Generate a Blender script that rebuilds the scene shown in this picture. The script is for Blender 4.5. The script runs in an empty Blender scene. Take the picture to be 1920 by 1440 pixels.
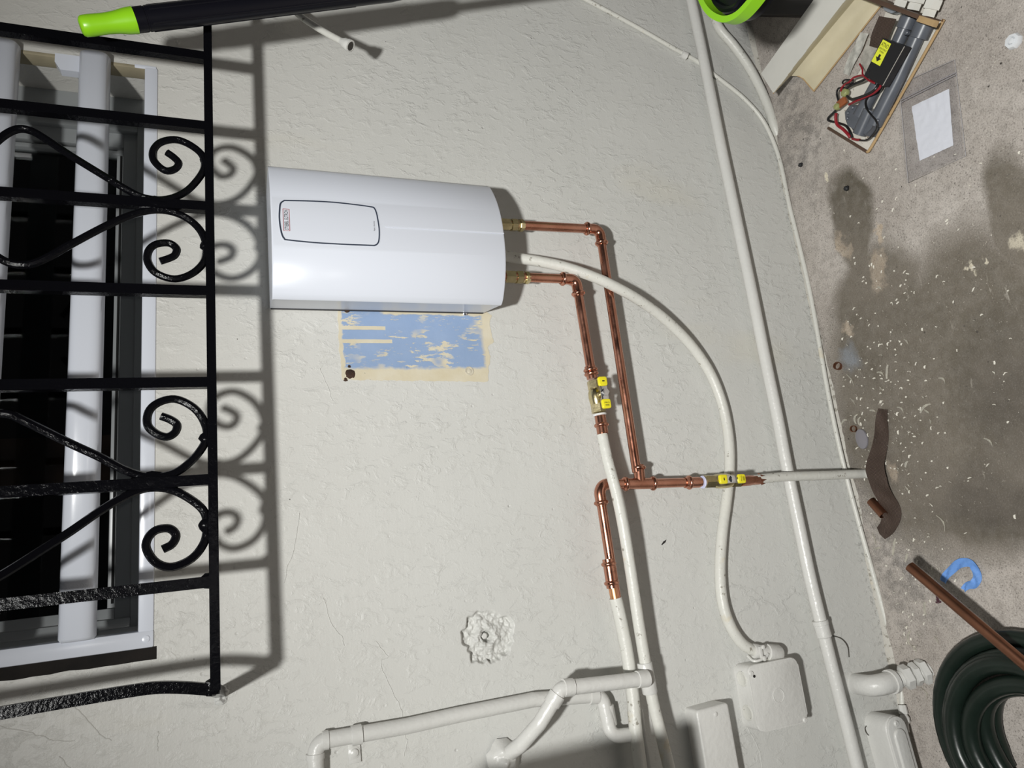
import bpy, bmesh, math, random
from mathutils import Vector, Matrix, noise
random.seed(7)
C = bpy.context.scene.collection
sc = bpy.context.scene

# ------------------------------------------------------------------ camera, world, lights, exposure
F, CX, CY = 1331.0, 960.0, 720.0
CAMD, CAMH = 1.02, 1.081            # camera: 1.02 m from the wall, 1.08 m above the floor, phone held sideways
def _n(v): return Vector(v).normalized()
_dn = _n((3340, -60, F)); _xr = _n((-626, -5480, F))
_Z = -_dn; _X = (_xr - _xr.dot(_Z) * _Z).normalized(); _Y = _Z.cross(_X)
R = Matrix((_X, _Y, _Z))            # world = R @ camera(x right, y down, z forward)
cam = bpy.data.cameras.new('camera'); camo = bpy.data.objects.new('camera', cam); C.objects.link(camo)
cam.sensor_width = 36; cam.lens = F / 1920 * 36; cam.clip_start = .02
M4 = (R @ Matrix(((1, 0, 0), (0, -1, 0), (0, 0, -1)))).to_4x4(); M4.translation = (0, -CAMD, CAMH)
camo.matrix_world = M4
sc.camera = camo

world = bpy.data.worlds.new('night'); sc.world = world; world.use_nodes = True
world.node_tree.nodes['Background'].inputs[0].default_value = (.96, .97, 1, 1)
world.node_tree.nodes['Background'].inputs[1].default_value = .034

def spot(name, loc, target, power, size, blend, radius, col):
    l = bpy.data.lights.new(name, 'SPOT'); o = bpy.data.objects.new(name, l); C.objects.link(o)
    l.energy = power; l.spot_size = math.radians(size); l.spot_blend = blend; l.shadow_soft_size = radius; l.color = col
    o.location = loc
    o.rotation_euler = (Vector(target) - Vector(loc)).to_track_quat('-Z', 'Y').to_euler()
    return o
spot('head_lamp', (-.15, -1.30, 1.731), (.70, -.70, -.60), 158, 140, 1.0, .042, (1, .998, .972))
spot('camera_fill', (.012, -1.03, 1.10), (.25, 0, .60), 1.3, 140, 1, .006, (1, .97, .93))  # weak fill light added beside the camera to lift the shaded areas

sc.view_settings.view_transform = 'Standard'; sc.view_settings.look = 'None'
sc.view_settings.exposure = 0.0; sc.view_settings.gamma = 1.0; sc.view_settings.use_curve_mapping = False

# ------------------------------------------------------------------ geometry helpers
def ray(u, v): return R @ Vector(((u - CX) / F, (v - CY) / F, 1))
def at(u, v, h=0.0):                 # point h in front of the wall
    r = ray(u, v); t = (CAMD - h) / r[1]
    return Vector((r[0] * t, -h, r[2] * t + CAMH))
def fl(u, v, h=0.0):                 # point h above the floor
    r = ray(u, v); t = (h - CAMH) / r[2]
    return Vector((r[0] * t, r[1] * t - CAMD, h))
def path3(l):                        # [(u,v,h)...] on the wall
    return [at(*p) for p in l]
def smooth(pts, k=8):
    if len(pts) < 3: return list(pts)
    out = []; P = [2 * pts[0] - pts[1]] + list(pts) + [2 * pts[-1] - pts[-2]]
    for i in range(1, len(P) - 2):
        a, b, c, d = P[i - 1:i + 3]
        for j in range(k):
            t = j / k
            out.append(.5 * (2 * b + (c - a) * t + (2 * a - 5 * b + 4 * c - d) * t * t + (3 * b - a - 3 * c + d) * t ** 3))
    out.append(P[-2]); return out
def arclen(pts):
    s = [0]
    for i in range(1, len(pts)): s.append(s[-1] + (pts[i] - pts[i - 1]).length)
    return s
def sample(pts, s):
    L = arclen(pts)
    if s <= 0: return pts[0] + (pts[0] - pts[1]).normalized() * (-s)
    if s >= L[-1]: return pts[-1] + (pts[-1] - pts[-2]).normalized() * (s - L[-1])
    for i in range(1, len(L)):
        if L[i] >= s:
            return pts[i - 1].lerp(pts[i], (s - L[i - 1]) / max(1e-9, L[i] - L[i - 1]))
def sweep(bm, pts, rad, n=14, cap=True, phase=0.0, flat=None, up=None):
    """tube along pts; rad number or list; flat=(a,b) gives a rectangular section of half sizes a (sideways) and b"""
    pts = [Vector(p) for p in pts]; N = len(pts)
    if not isinstance(rad, (list, tuple)): rad = [rad] * N
    tang = []
    for i in range(N):
        a = pts[max(0, i - 1)]; b = pts[min(N - 1, i + 1)]; t = b - a
        tang.append(t.normalized() if t.length > 1e-9 else (tang[-1] if tang else Vector((0, 0, 1))))
    if up is None: up = Vector((0, 1, 0)) if abs(tang[0].y) < .8 else Vector((0, 0, 1))
    nrm = (up - up.dot(tang[0]) * tang[0]).normalized(); rings = []
    for i in range(N):
        t = tang[i]; nrm = (nrm - nrm.dot(t) * t).normalized(); bi = t.cross(nrm); ring = []
        if flat:
            a, b = flat; k = rad[i]
            sec = [(-a, -b), (a, -b), (a, b), (-a, b)]
            for (x, y) in sec: ring.append(bm.verts.new(pts[i] + bi * x * k + nrm * y * k))
        else:
            for j in range(n):
                an = 2 * math.pi * j / n + phase
                ring.append(bm.verts.new(pts[i] + (nrm * math.cos(an) + bi * math.sin(an)) * rad[i]))
        rings.append(ring)
    m = len(rings[0])
    for i in range(N - 1):
        for j in range(m):
            bm.faces.new((rings[i][j], rings[i][(j + 1) % m], rings[i + 1][(j + 1) % m], rings[i + 1][j]))
    if cap:
        bm.faces.new(rings[0][::-1]); bm.faces.new(rings[-1])
def lathe(bm, p, d, prof, n=16, phase=0.0):
    """prof [(s, r)] along direction d from p"""
    d = Vector(d).normalized(); p = Vector(p)
    up = Vector((0, 1, 0)) if abs(d.y) < .8 else Vector((0, 0, 1))
    a = (up - up.dot(d) * d).normalized(); b = d.cross(a); rings = []
    for (s, r) in prof:
        rings.append([bm.verts.new(p + d * s + (a * math.cos(2 * math.pi * j / n + phase) + b * math.sin(2 * math.pi * j / n + phase)) * max(r, 1e-5)) for j in range(n)])
    for i in range(len(rings) - 1):
        for j in range(n):
            bm.faces.new((rings[i][j], rings[i][(j + 1) % n], rings[i + 1][(j + 1) % n], rings[i + 1][j]))
    bm.faces.new(rings[0][::-1]); bm.faces.new(rings[-1])
def box(bm, c, ax, ay, az, sx, sy, sz, bev=0.0, seg=2):
    c = Vector(c); t = bmesh.new(); bmesh.ops.create_cube(t, size=1)
    for v in t.verts: v.co = Vector((v.co.x * sx, v.co.y * sy, v.co.z * sz))
    if bev > 0: bmesh.ops.bevel(t, geom=list(t.edges), offset=bev, segments=seg, affect='EDGES', profile=.5)
    mp = {}
    ax, ay, az = Vector(ax), Vector(ay), Vector(az)
    for v in t.verts: mp[v] = bm.verts.new(c + ax * v.co.x + ay * v.co.y + az * v.co.z)
    for f in t.faces: bm.faces.new([mp[v] for v in f.verts])
    t.free()
XA, YA, ZA = Vector((1, 0, 0)), Vector((0, 1, 0)), Vector((0, 0, 1))
def abox(bm, x0, x1, y0, y1, z0, z1, bev=0.0, seg=2):
    box(bm, ((x0 + x1) / 2, (y0 + y1) / 2, (z0 + z1) / 2), XA, YA, ZA, x1 - x0, y1 - y0, z1 - z0, bev, seg)
def slab(bm, poly, off, bev=0.0, seg=2):
    """closed polygon poly extruded by vector off"""
    t = bmesh.new()
    a = [t.verts.new(p) for p in poly]; b = [t.verts.new(Vector(p) + Vector(off)) for p in poly]; n = len(a)
    f1 = t.faces.new(a[::-1]); f2 = t.faces.new(b)
    for i in range(n): t.faces.new((a[i], a[(i + 1) % n], b[(i + 1) % n], b[i]))
    if bev > 0: bmesh.ops.bevel(t, geom=list(f2.edges), offset=bev, segments=seg, affect='EDGES', profile=.5)
    mp = {v: bm.verts.new(v.co) for v in t.verts}
    for f in t.faces: bm.faces.new([mp[v] for v in f.verts])
    t.free()
def grid(bm, fn, nu, nv):
    vs = [[bm.verts.new(fn(i / nu, j / nv)) for j in range(nv + 1)] for i in range(nu + 1)]
    for i in range(nu):
        for j in range(nv): bm.faces.new((vs[i][j], vs[i + 1][j], vs[i + 1][j + 1], vs[i][j + 1]))
def rrect(w, h, r, k=5):
    out = []
    for (cx, cy, a0) in ((w / 2 - r, h / 2 - r, 0), (-w / 2 + r, h / 2 - r, 90), (-w / 2 + r, -h / 2 + r, 180), (w / 2 - r, -h / 2 + r, 270)):
        for i in range(k + 1):
            a = math.radians(a0 + 90 * i / k); out.append((cx + r * math.cos(a), cy + r * math.sin(a)))
    return out
def B(): return bmesh.new()

# ------------------------------------------------------------------ object helpers
def thing(name, label, cat, loc, group=None):
    o = bpy.data.objects.new(name, None); o.empty_display_size = .02; C.objects.link(o)
    o.location = loc; o['label'] = label; o['category'] = cat
    if group: o['group'] = group
    return o
def obj(name, bm, mat, parent=None, label=None, kind=None, origin=None, sharp=40):
    me = bpy.data.meshes.new(name)
    bmesh.ops.recalc_face_normals(bm, faces=bm.faces[:])
    off = Vector((0, 0, 0))
    if parent:
        q = parent
        while q: off += q.location; q = q.parent
    elif origin is None and not kind:
        for v in bm.verts: off += v.co
        off /= len(bm.verts)
    elif origin is not None: off = Vector(origin)
    for v in bm.verts: v.co -= off
    bm.to_mesh(me); bm.free()
    me.shade_smooth(); me.set_sharp_from_angle(angle=math.radians(sharp))
    me.materials.append(mat)
    o = bpy.data.objects.new(name, me); C.objects.link(o)
    if parent: o.parent = parent
    else: o.location = off
    if label: o['label'] = label
    if kind: o['kind'] = kind
    return o
def tag(o, label, cat, group=None):
    o['label'] = label; o['category'] = cat
    if group: o['group'] = group
    return o
def tube(name, pts, r, mat, parent=None, n=14, **k):
    bm = B(); sweep(bm, pts, r, n); return obj(name, bm, mat, parent, **k)

# ------------------------------------------------------------------ materials
def base(name, col=(.5, .5, .5), rough=.5, metal=0.0, spec=.5, coat=0.0):
    m = bpy.data.materials.new(name); m.use_nodes = True
    b = m.node_tree.nodes['Principled BSDF']
    b.inputs['Base Color'].default_value = (*col, 1); b.inputs['Roughness'].default_value = rough
    b.inputs['Metallic'].default_value = metal; b.inputs['Specular IOR Level'].default_value = spec
    b.inputs['Coat Weight'].default_value = coat
    return m, m.node_tree, b
class N:
    """tiny node builder"""
    def __init__(s, nt):
        s.nt = nt; s.co = nt.nodes.new('ShaderNodeTexCoord').outputs['Object']
    def node(s, t, **kw):
        n = s.nt.nodes.new(t)
        for k, v in kw.items(): setattr(n, k, v)
        return n
    def link(s, a, b): s.nt.links.new(a, b)
    def setin(s, i, v):
        if isinstance(v, bpy.types.NodeSocket): s.link(v, i)
        else: i.default_value = v
    def mapping(s, loc=(0, 0, 0), rot=(0, 0, 0), scale=(1, 1, 1), vec=None, typ='POINT'):
        n = s.node('ShaderNodeMapping', vector_type=typ); s.link(vec or s.co, n.inputs[0])
        n.inputs['Location'].default_value = loc; n.inputs['Rotation'].default_value = rot; n.inputs['Scale'].default_value = scale
        return n.outputs[0]
    def noise(s, scale, detail=4, rough=.55, vec=None, dist=0.0, color=False):
        n = s.node('ShaderNodeTexNoise'); s.link(vec or s.co, n.inputs['Vector'])
        n.inputs['Scale'].default_value = scale; n.inputs['Detail'].default_value = detail
        n.inputs['Roughness'].default_value = rough; n.inputs['Distortion'].default_value = dist
        return n.outputs[1 if color else 0]
    def voro(s, scale, vec=None, feature='F1', out=0):
        n = s.node('ShaderNodeTexVoronoi', feature=feature); s.link(vec or s.co, n.inputs['Vector'])
        n.inputs['Scale'].default_value = scale; return n.outputs[out]
    def ramp(s, v, a, b, lo=0.0, hi=1.0):
        n = s.node('ShaderNodeMapRange'); n.clamp = True; s.setin(n.inputs[0], v)
        n.inputs[1].default_value = a; n.inputs[2].default_value = b; n.inputs[3].default_value = lo; n.inputs[4].default_value = hi
        return n.outputs[0]
    def math(s, op, a, b=0.0, clamp=False):
        n = s.node('ShaderNodeMath', operation=op); n.use_clamp = clamp
        s.setin(n.inputs[0], a); s.setin(n.inputs[1], b); return n.outputs[0]
    def mix(s, f, a, b, mode='MIX'):
        n = s.node('ShaderNodeMix', data_type='RGBA', blend_type=mode)
        s.setin(n.inputs[0], f)
        for i, v in ((6, a), (7, b)):
            if isinstance(v, tuple): n.inputs[i].default_value = (*v, 1)
            else: s.link(v, n.inputs[i])
        return n.outputs[2]
    def warp(s, amount, scale=6, detail=4, vec=None):
        c = s.noise(scale, detail, vec=vec, color=True)
        n = s.node('ShaderNodeVectorMath', operation='SUBTRACT'); s.link(c, n.inputs[0]); n.inputs[1].default_value = (.5, .5, .5)
        m = s.node('ShaderNodeVectorMath', operation='SCALE'); s.link(n.outputs[0], m.inputs[0]); m.inputs['Scale'].default_value = amount
        a = s.node('ShaderNodeVectorMath', operation='ADD'); s.link(vec or s.co, a.inputs[0]); s.link(m.outputs[0], a.inputs[1])
        return a.outputs[0]
    def blob(s, c, r, soft=.2, rot=0.0, vec=None):
        """1 inside an ellipse centred at c with radii r"""
        m = s.mapping(loc=c, rot=(0, 0, rot), scale=r, vec=vec, typ='TEXTURE')
        n = s.node('ShaderNodeVectorMath', operation='LENGTH'); s.link(m, n.inputs[0])
        return s.ramp(n.outputs['Value'], 1 + soft, 1 - soft)
    def bump(s, b, h, strength=.5, dist=.002, prev=None):
        n = s.node('ShaderNodeBump'); s.link(h, n.inputs['Height']); n.inputs['Strength'].default_value = strength
        n.inputs['Distance'].default_value = dist
        if prev: s.link(prev, n.inputs['Normal'])
        if b: s.link(n.outputs[0], b.inputs['Normal'])
        return n.outputs[0]

def wall_relief(g, b):
    w = g.warp(.02, 18)
    big = g.noise(16, 3, vec=w)
    st = g.mapping(scale=(1, 1, .6), vec=w)
    mid = g.noise(75, 5, .62, vec=st, dist=.5)
    mid2 = g.math('MULTIPLY', g.ramp(mid, .50, .74), g.ramp(g.noise(7, 3), .38, .62, .40, 1))
    brush = g.noise(60, 4, .6, vec=g.mapping(scale=(.22, 1, 1.6)))
    fine = g.noise(330, 3, .6)
    lump = g.ramp(g.voro(22, vec=w), .0, .12, 1, 0)
    lmask = g.ramp(g.noise(6, 2), .50, .60)
    pit = g.ramp(g.voro(38), .09, .02)
    h = g.math('ADD', g.math('MULTIPLY', big, .42), g.math('MULTIPLY', mid2, .55))
    h = g.math('ADD', h, g.math('MULTIPLY', g.math('MULTIPLY', brush, g.ramp(g.noise(4, 2), .4, .6)), .22))
    h = g.math('ADD', h, g.math('MULTIPLY', fine, .13))
    h = g.math('ADD', h, g.math('MULTIPLY', g.math('MULTIPLY', lump, lmask), .42))
    h = g.math('SUBTRACT', h, g.math('MULTIPLY', g.math('MULTIPLY', pit, g.ramp(g.noise(5, 2), .5, .58)), .5))
    g.bump(b, h, .78, .0026)
def mat_wall():
    m, nt, b = base('painted_plaster', rough=.42, spec=.35)
    g = N(nt)
    a = g.mix(g.ramp(g.noise(2.2, 3), .35, .65), (.595, .595, .565), (.64, .64, .612))
    sep = g.node('ShaderNodeSeparateXYZ'); g.link(g.co, sep.inputs[0])
    wz = g.ramp(sep.outputs[2], .75, 1.35)                     # older, yellower coat round the window
    a = g.mix(g.math('MULTIPLY', wz, .7), a, (.625, .608, .562))
    # faint yellow smears and grey scuffs
    sm = g.ramp(g.noise(5, 4, vec=g.mapping(scale=(1, 1, .35))), .62, .72)
    a = g.mix(g.math('MULTIPLY', sm, .25), a, (.65, .61, .49))
    sc_ = g.ramp(g.noise(14, 5, .7), .70, .78)
    a = g.mix(g.math('MULTIPLY', sc_, .35), a, (.42, .40, .37))
    # dirty grey band right above the floor
    dirt = g.math('MULTIPLY', g.ramp(sep.outputs[2], .032, .0), g.ramp(g.noise(110, 5, .75), .52, .60))
    a = g.mix(g.math('MULTIPLY', dirt, .7), a, (.16, .15, .14))
    pits = g.math('MULTIPLY', g.ramp(g.voro(26), .028, .016), g.ramp(g.noise(3.3, 2), .55, .6))
    a = g.mix(pits, a, (.09, .08, .07))
    g.link(a, b.inputs['Base Color'])
    wall_relief(g, b)
    return m
def mat_paint(name='gloss_paint', col=(.66, .655, .625), rough=.32, chips=.0):
    m, nt, b = base(name, col, rough, spec=.45)
    g = N(nt)
    a = g.mix(g.ramp(g.noise(14, 3), .3, .7), tuple(c * .96 for c in col), col)
    if chips:
        c = g.ramp(g.noise(90, 5, .65), .70 - chips * .08, .74 - chips * .08)
        a = g.mix(g.math('MULTIPLY', c, .8), a, (.20, .18, .14))
        y = g.ramp(g.noise(20, 4, .6), .62, .68)
        a = g.mix(g.math('MULTIPLY', y, .5), a, (.60, .53, .38))
    g.link(a, b.inputs['Base Color'])
    h = g.math('ADD', g.noise(120, 4, .6), g.math('MULTIPLY', g.noise(30, 3), .8))
    g.bump(b, h, .55, .0013)
    return m
def mat_copper():
    m, nt, b = base('copper', (.62, .24, .13), .26, 1.0)
    g = N(nt)
    a = g.mix(g.ramp(g.noise(25, 4), .35, .7), (.62, .31, .22), (.46, .20, .13))
    a = g.mix(g.math('MULTIPLY', g.ramp(g.noise(60, 5, .7), .58, .7), .6), a, (.26, .12, .075))
    g.link(a, b.inputs['Base Color'])
    g.link(g.ramp(g.noise(40, 3), .3, .7, .17, .34), b.inputs['Roughness'])
    return m
def mat_brass():
    m, nt, b = base('brass', (.60, .48, .22), .26, 1.0)
    g = N(nt); a = g.mix(g.ramp(g.noise(80, 4), .35, .7), (.74, .64, .38), (.50, .43, .24))
    g.link(a, b.inputs['Base Color']); g.bump(b, g.noise(300, 3), .2, .0005)
    return m
def mat_iron():
    m, nt, b = base('black_gloss_iron', (.003, .003, .004), .14, 0, .09)
    g = N(nt); h = g.math('ADD', g.noise(230, 4, .6), g.math('MULTIPLY', g.noise(70, 3), 1.2))
    g.bump(b, h, .42, .0014)
    return m
def mat_plain(name, col, rough=.4, metal=0, spec=.5, bump=0, bs=100, var=.0, coat=0):
    m, nt, b = base(name, col, rough, metal, spec, coat)
    if bump or var:
        g = N(nt)
        if var:
            a = g.mix(g.ramp(g.noise(bs * .3, 4), .35, .65), tuple(c * (1 - var) for c in col), col); g.link(a, b.inputs['Base Color'])
        if bump: g.bump(b, g.noise(bs, 4), bump, .001)
    return m
WALL = mat_wall()
PAINT = mat_paint(chips=.0)
PAINTC = mat_paint('chipped_paint', (.655, .65, .60), .38, chips=1.0)
COPPER = mat_copper(); BRASS = mat_brass(); IRON = mat_iron()
CHROME = mat_plain('chrome', (.75, .75, .76), .12, 1)
YELLOW = mat_plain('yellow_plastic', (.82, .72, .02), .3)
INK = mat_plain('black_ink', (.015, .013, .012), .6)
REDINK = mat_plain('red_ink', (.38, .05, .05), .6)
WHITEPL = mat_plain('white_gloss_plastic', (.68, .71, .78), .24, spec=.35)
WINWHITE = mat_plain('white_window_enamel', (.70, .73, .80), .22, bump=.05, bs=60)
WINSHADED = mat_plain('shaded_window_enamel', (.30, .315, .32), .3, bump=.05, bs=60)  # white frame enamel darkened: the rail's shade is put into the colour
DARK = mat_plain('dark_room', (.012, .012, .012), .9)
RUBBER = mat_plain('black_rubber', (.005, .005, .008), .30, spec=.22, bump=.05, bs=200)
LIME = mat_plain('lime_plastic', (.27, .62, .012), .33)
GREYPVC = mat_plain('grey_pvc', (.105, .115, .135), .34, bump=.05, bs=120, var=.15)
REDW = mat_plain('red_wire', (.26, .012, .02), .35)
BLACKW = mat_plain('black_wire', (.01, .01, .011), .35)
GAP = mat_plain('crumbled_gap', (.012, .009, .007), .95, bump=.6, bs=90, var=.6)
RUST = mat_plain('rust', (.06, .028, .014), .85, bump=.8, bs=220, var=.5)

# ------------------------------------------------------------------ SETTING: wall with window opening and chipped recess
WX0, WX1, WZ0 = -.052, .7635, 1.173
WZ1 = 2.0
rc = at(914, 1194)                    # centre of the chipped recess
RS = .047
def build_wall():
    bm = B()
    xs = [-1.5, rc.x - RS, rc.x + RS, WX0, WX1, 2.4]; zs = [0, rc.z - RS, rc.z + RS, WZ0, WZ1, 2.5]
    assert xs == sorted(xs), xs
    V = {}
    for i, x in enumerate(xs):
        for k, z in enumerate(zs): V[i, k] = bm.verts.new((x, 0, z))
    for i in range(5):
        for k in range(5):
            if (i == 3 and k == 3) or (i == 1 and k == 1): continue
            bm.faces.new((V[i, k], V[i + 1, k], V[i + 1, k + 1], V[i, k + 1]))
    T = .14                            # window reveals and the back of the wall
    c = [V[3, 3], V[4, 3], V[4, 4], V[3, 4]]; d = [bm.verts.new((v.co.x, T, v.co.z)) for v in c]
    for i in range(4): bm.faces.new((c[i], c[(i + 1) % 4], d[(i + 1) % 4], d[i]))
    return obj('wall_back', bm, WALL, kind='structure', sharp=30)
wall = build_wall()

def recess_bm():
    bm = B()
    def edge(a): return .0385 * (1 + .24 * noise.noise(Vector((math.cos(a) * 1.6, math.sin(a) * 1.6, 3.1))) + .12 * noise.noise(Vector((math.cos(a) * 5, math.sin(a) * 5, 1))))
    def fn(s, t):
        x = (s * 2 - 1) * RS; z = (t * 2 - 1) * RS; r = math.hypot(x, z); e = edge(math.atan2(z, x))
        k = max(0, min(1, (e - r) / .005)); k = k * k * (3 - 2 * k)
        dep = .0065 + .0042 * noise.noise(Vector((x * 45, z * 45, .3))) + .0038 * noise.noise(Vector((x * 130, z * 130, 2))) + .0018 * noise.noise(Vector((x * 320, z * 320, 5)))
        dep -= .0055 * max(0, 1 - abs(r - .013) / .009)     # raised collar round the stub hole
        if r < .0075: dep += .012
        return Vector((rc.x + x, dep * k, rc.z + z))
    grid(bm, fn, 90, 90); return bm
obj('chipped_recess', recess_bm(), WALL, wall, 'rough crater chipped in the plaster and painted over, small hole in its middle', sharp=80)
bm = B(); lathe(bm, (rc.x + .001, .016, rc.z + .002), (0, -1, 0), [(0, .0045), (.008, .0045), (.0095, .003)], 10)
obj('cut_stub', bm, PAINT, wall)

# hair cracks: thin raised ridges of filler
for pl in ([(606, 1122), (622, 1170), (640, 1195), (648, 1215)], [(704, 1203), (728, 1232), (712, 1238), (722, 1270), (740, 1305), (755, 1335), (757, 1372), (764, 1392), (756, 1425)],
           [(138, 1325), (160, 1345), (188, 1378), (215, 1392)], [(0, 1362), (60, 1375), (100, 1388), (150, 1390)],
           [(560, 960), (556, 1010), (540, 1060), (530, 1100)], [(112, 1418), (130, 1440), (150, 1455)], [(297, 1370), (294, 1395), (297, 1412)],
           [(600, 690), (612, 720), (628, 760)], [(1400, 1360), (1410, 1380), (1425, 1410), (1428, 1450)]):
    pts = []
    for i in range(len(pl) - 1):
        for j in range(5):
            t = j / 5; u = pl[i][0] * (1 - t) + pl[i + 1][0] * t + random.uniform(-1.6, 1.6); v = pl[i][1] * (1 - t) + pl[i + 1][1] * t + random.uniform(-1.6, 1.6)
            pts.append(at(u, v, .0001))
    tube('hair_crack', pts, .0006, WALL, wall, n=6)

# exposed old paint beside the heater
def mat_patch():
    m, nt, b = base('old_blue_paint', rough=.5, spec=.3); g = N(nt)
    c0 = at(640, 582); c1 = at(918, 712)
    sep = g.node('ShaderNodeSeparateXYZ'); g.link(g.warp(.012, 60, 6), sep.inputs[0])
    sx, sz = sep.outputs[0], sep.outputs[2]
    zt, zb = at(638, 640).z, at(916, 640).z; xl, xr = at(770, 711).x, at(770, 584).x
    blue = g.mix(g.ramp(g.noise(12, 4), .3, .7), (.25, .35, .53), (.31, .41, .59))
    cream = g.mix(g.ramp(g.noise(30, 4), .3, .7), (.62, .55, .39), (.68, .63, .50))
    st = g.mapping(scale=(1, 1, .30))
    scr = g.ramp(g.noise(40, 6, .72, vec=st), .545, .565)                      # scraped streaks running downwards
    reg = g.ramp(g.noise(13, 3), .42, .52)
    scr = g.math('MULTIPLY', scr, reg)
    scr2 = g.math('MULTIPLY', g.ramp(g.noise(110, 5, .7, vec=g.mapping(scale=(1, 1, .22))), .61, .63), g.ramp(g.noise(10, 2), .45, .55))
    scr = g.math('MAXIMUM', scr, scr2)
    low = g.ramp(sx, xl + .020, xl + .015); left = g.ramp(sx, xr - .007, xr - .0045)
    leftm = g.math('MULTIPLY', left, g.ramp(sz, zt - .062, zt - .07))
    bot = g.ramp(sz, zb + .014, zb + .007); top = g.ramp(sz, zt - .005, zt - .003)
    mk = g.math('MAXIMUM', scr, low); mk = g.math('MAXIMUM', mk, leftm); mk = g.math('MAXIMUM', mk, bot); mk = g.math('MAXIMUM', mk, top)
    for (u0, v0, u1, v1) in ((638, 613, 722, 617), (638, 640, 735, 640)):      # two bare cream strokes
        a0, a1 = at(u0, v0), at(u1, v1)
        cen = ((a0.x + a1.x) / 2, 0, (a0.z + a1.z) / 2)
        s2 = g.node('ShaderNodeSeparateXYZ'); g.link(g.warp(.0015, 60), s2.inputs[0])
        dx = g.math('ABSOLUTE', g.math('SUBTRACT', s2.outputs[0], cen[0])); dz = g.math('ABSOLUTE', g.math('SUBTRACT', s2.outputs[2], cen[2]))
        k = g.math('MULTIPLY', g.ramp(dx, .0032, .0027), g.ramp(dz, abs(a0.z - a1.z) / 2 + .0006, abs(a0.z - a1.z) / 2))
        mk = g.math('MAXIMUM', mk, k)
    a = g.mix(mk, blue, cream)
    dirt = g.ramp(g.noise(60, 5, .75), .68, .72)
    a = g.mix(g.math('MULTIPLY', dirt, .65), a, (.13, .11, .09))
    g.link(a, b.inputs['Base Color'])
    g.bump(b, g.math('ADD', g.math('MULTIPLY', mk, -.5), g.math('MULTIPLY', g.noise(160, 4), .5)), .4, .001)
    return m
def patch_bm():
    bm = B(); outline = []
    cor = [(640, 570), (900, 576), (922, 592), (917, 606), (925, 640), (914, 652), (919, 668), (914, 716), (780, 714), (642, 712), (636, 650), (633, 582)]
    for i in range(len(cor)):
        a, b = cor[i], cor[(i + 1) % len(cor)]; n = max(2, int(math.hypot(b[0] - a[0], b[1] - a[1]) / 4))
        for j in range(n):
            t = j / n; k = noise.noise(Vector((i * 3.1 + j * .35, 2, 0))) * 2.6 + noise.noise(Vector((i * 3.1 + j * 1.3, 5, 0))) * 1.6
            outline.append(at(a[0] + (b[0] - a[0]) * t + k, a[1] + (b[1] - a[1]) * t + k * .8, 0.0))
    slab(bm, outline, (0, -.0006, 0)); return bm
obj('exposed_paint', patch_bm(), mat_patch(), wall, 'rectangle of flaking sky blue and cream old paint')
# crumbled anchor hole and a painted-over one in the patch
def lump(bm, c, r, hgt, seed=0, ay=1.0):
    def fn(s, t):
        a = s * 2 * math.pi; q = t; e = r * (1 + .25 * noise.noise(Vector((math.cos(a) * 2, math.sin(a) * 2, seed))))
        return c + Vector((math.cos(a) * e * q, -hgt * (1 - q * q) * (1 + .5 * noise.noise(Vector((math.cos(a) * q * 3, math.sin(a) * q * 3, seed + 4)))) + .0003, math.sin(a) * e * q * ay))
    grid(bm, fn, 20, 7)
bm = B(); lump(bm, at(657, 701, .0004), .0080, .0028, 1); lump(bm, at(655, 687, .0004), .0030, .0012, 5); lump(bm, at(648, 711, .0004), .0034, .0010, 2)
obj('crumbled_anchor_hole', bm, RUST, wall, 'rusty brown crumbled anchor hole')
bm = B(); lathe(bm, at(880, 696, .0), (0, -1, 0), [(0, .0078), (.0012, .0072), (.0015, .0062), (.0008, .0042), (.0016, .003)], 20)
obj('filled_anchor', bm, mat_plain('cream_filler', (.62, .57, .45), .6, var=.3, bs=300), wall, 'round cream filler plug')

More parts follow.
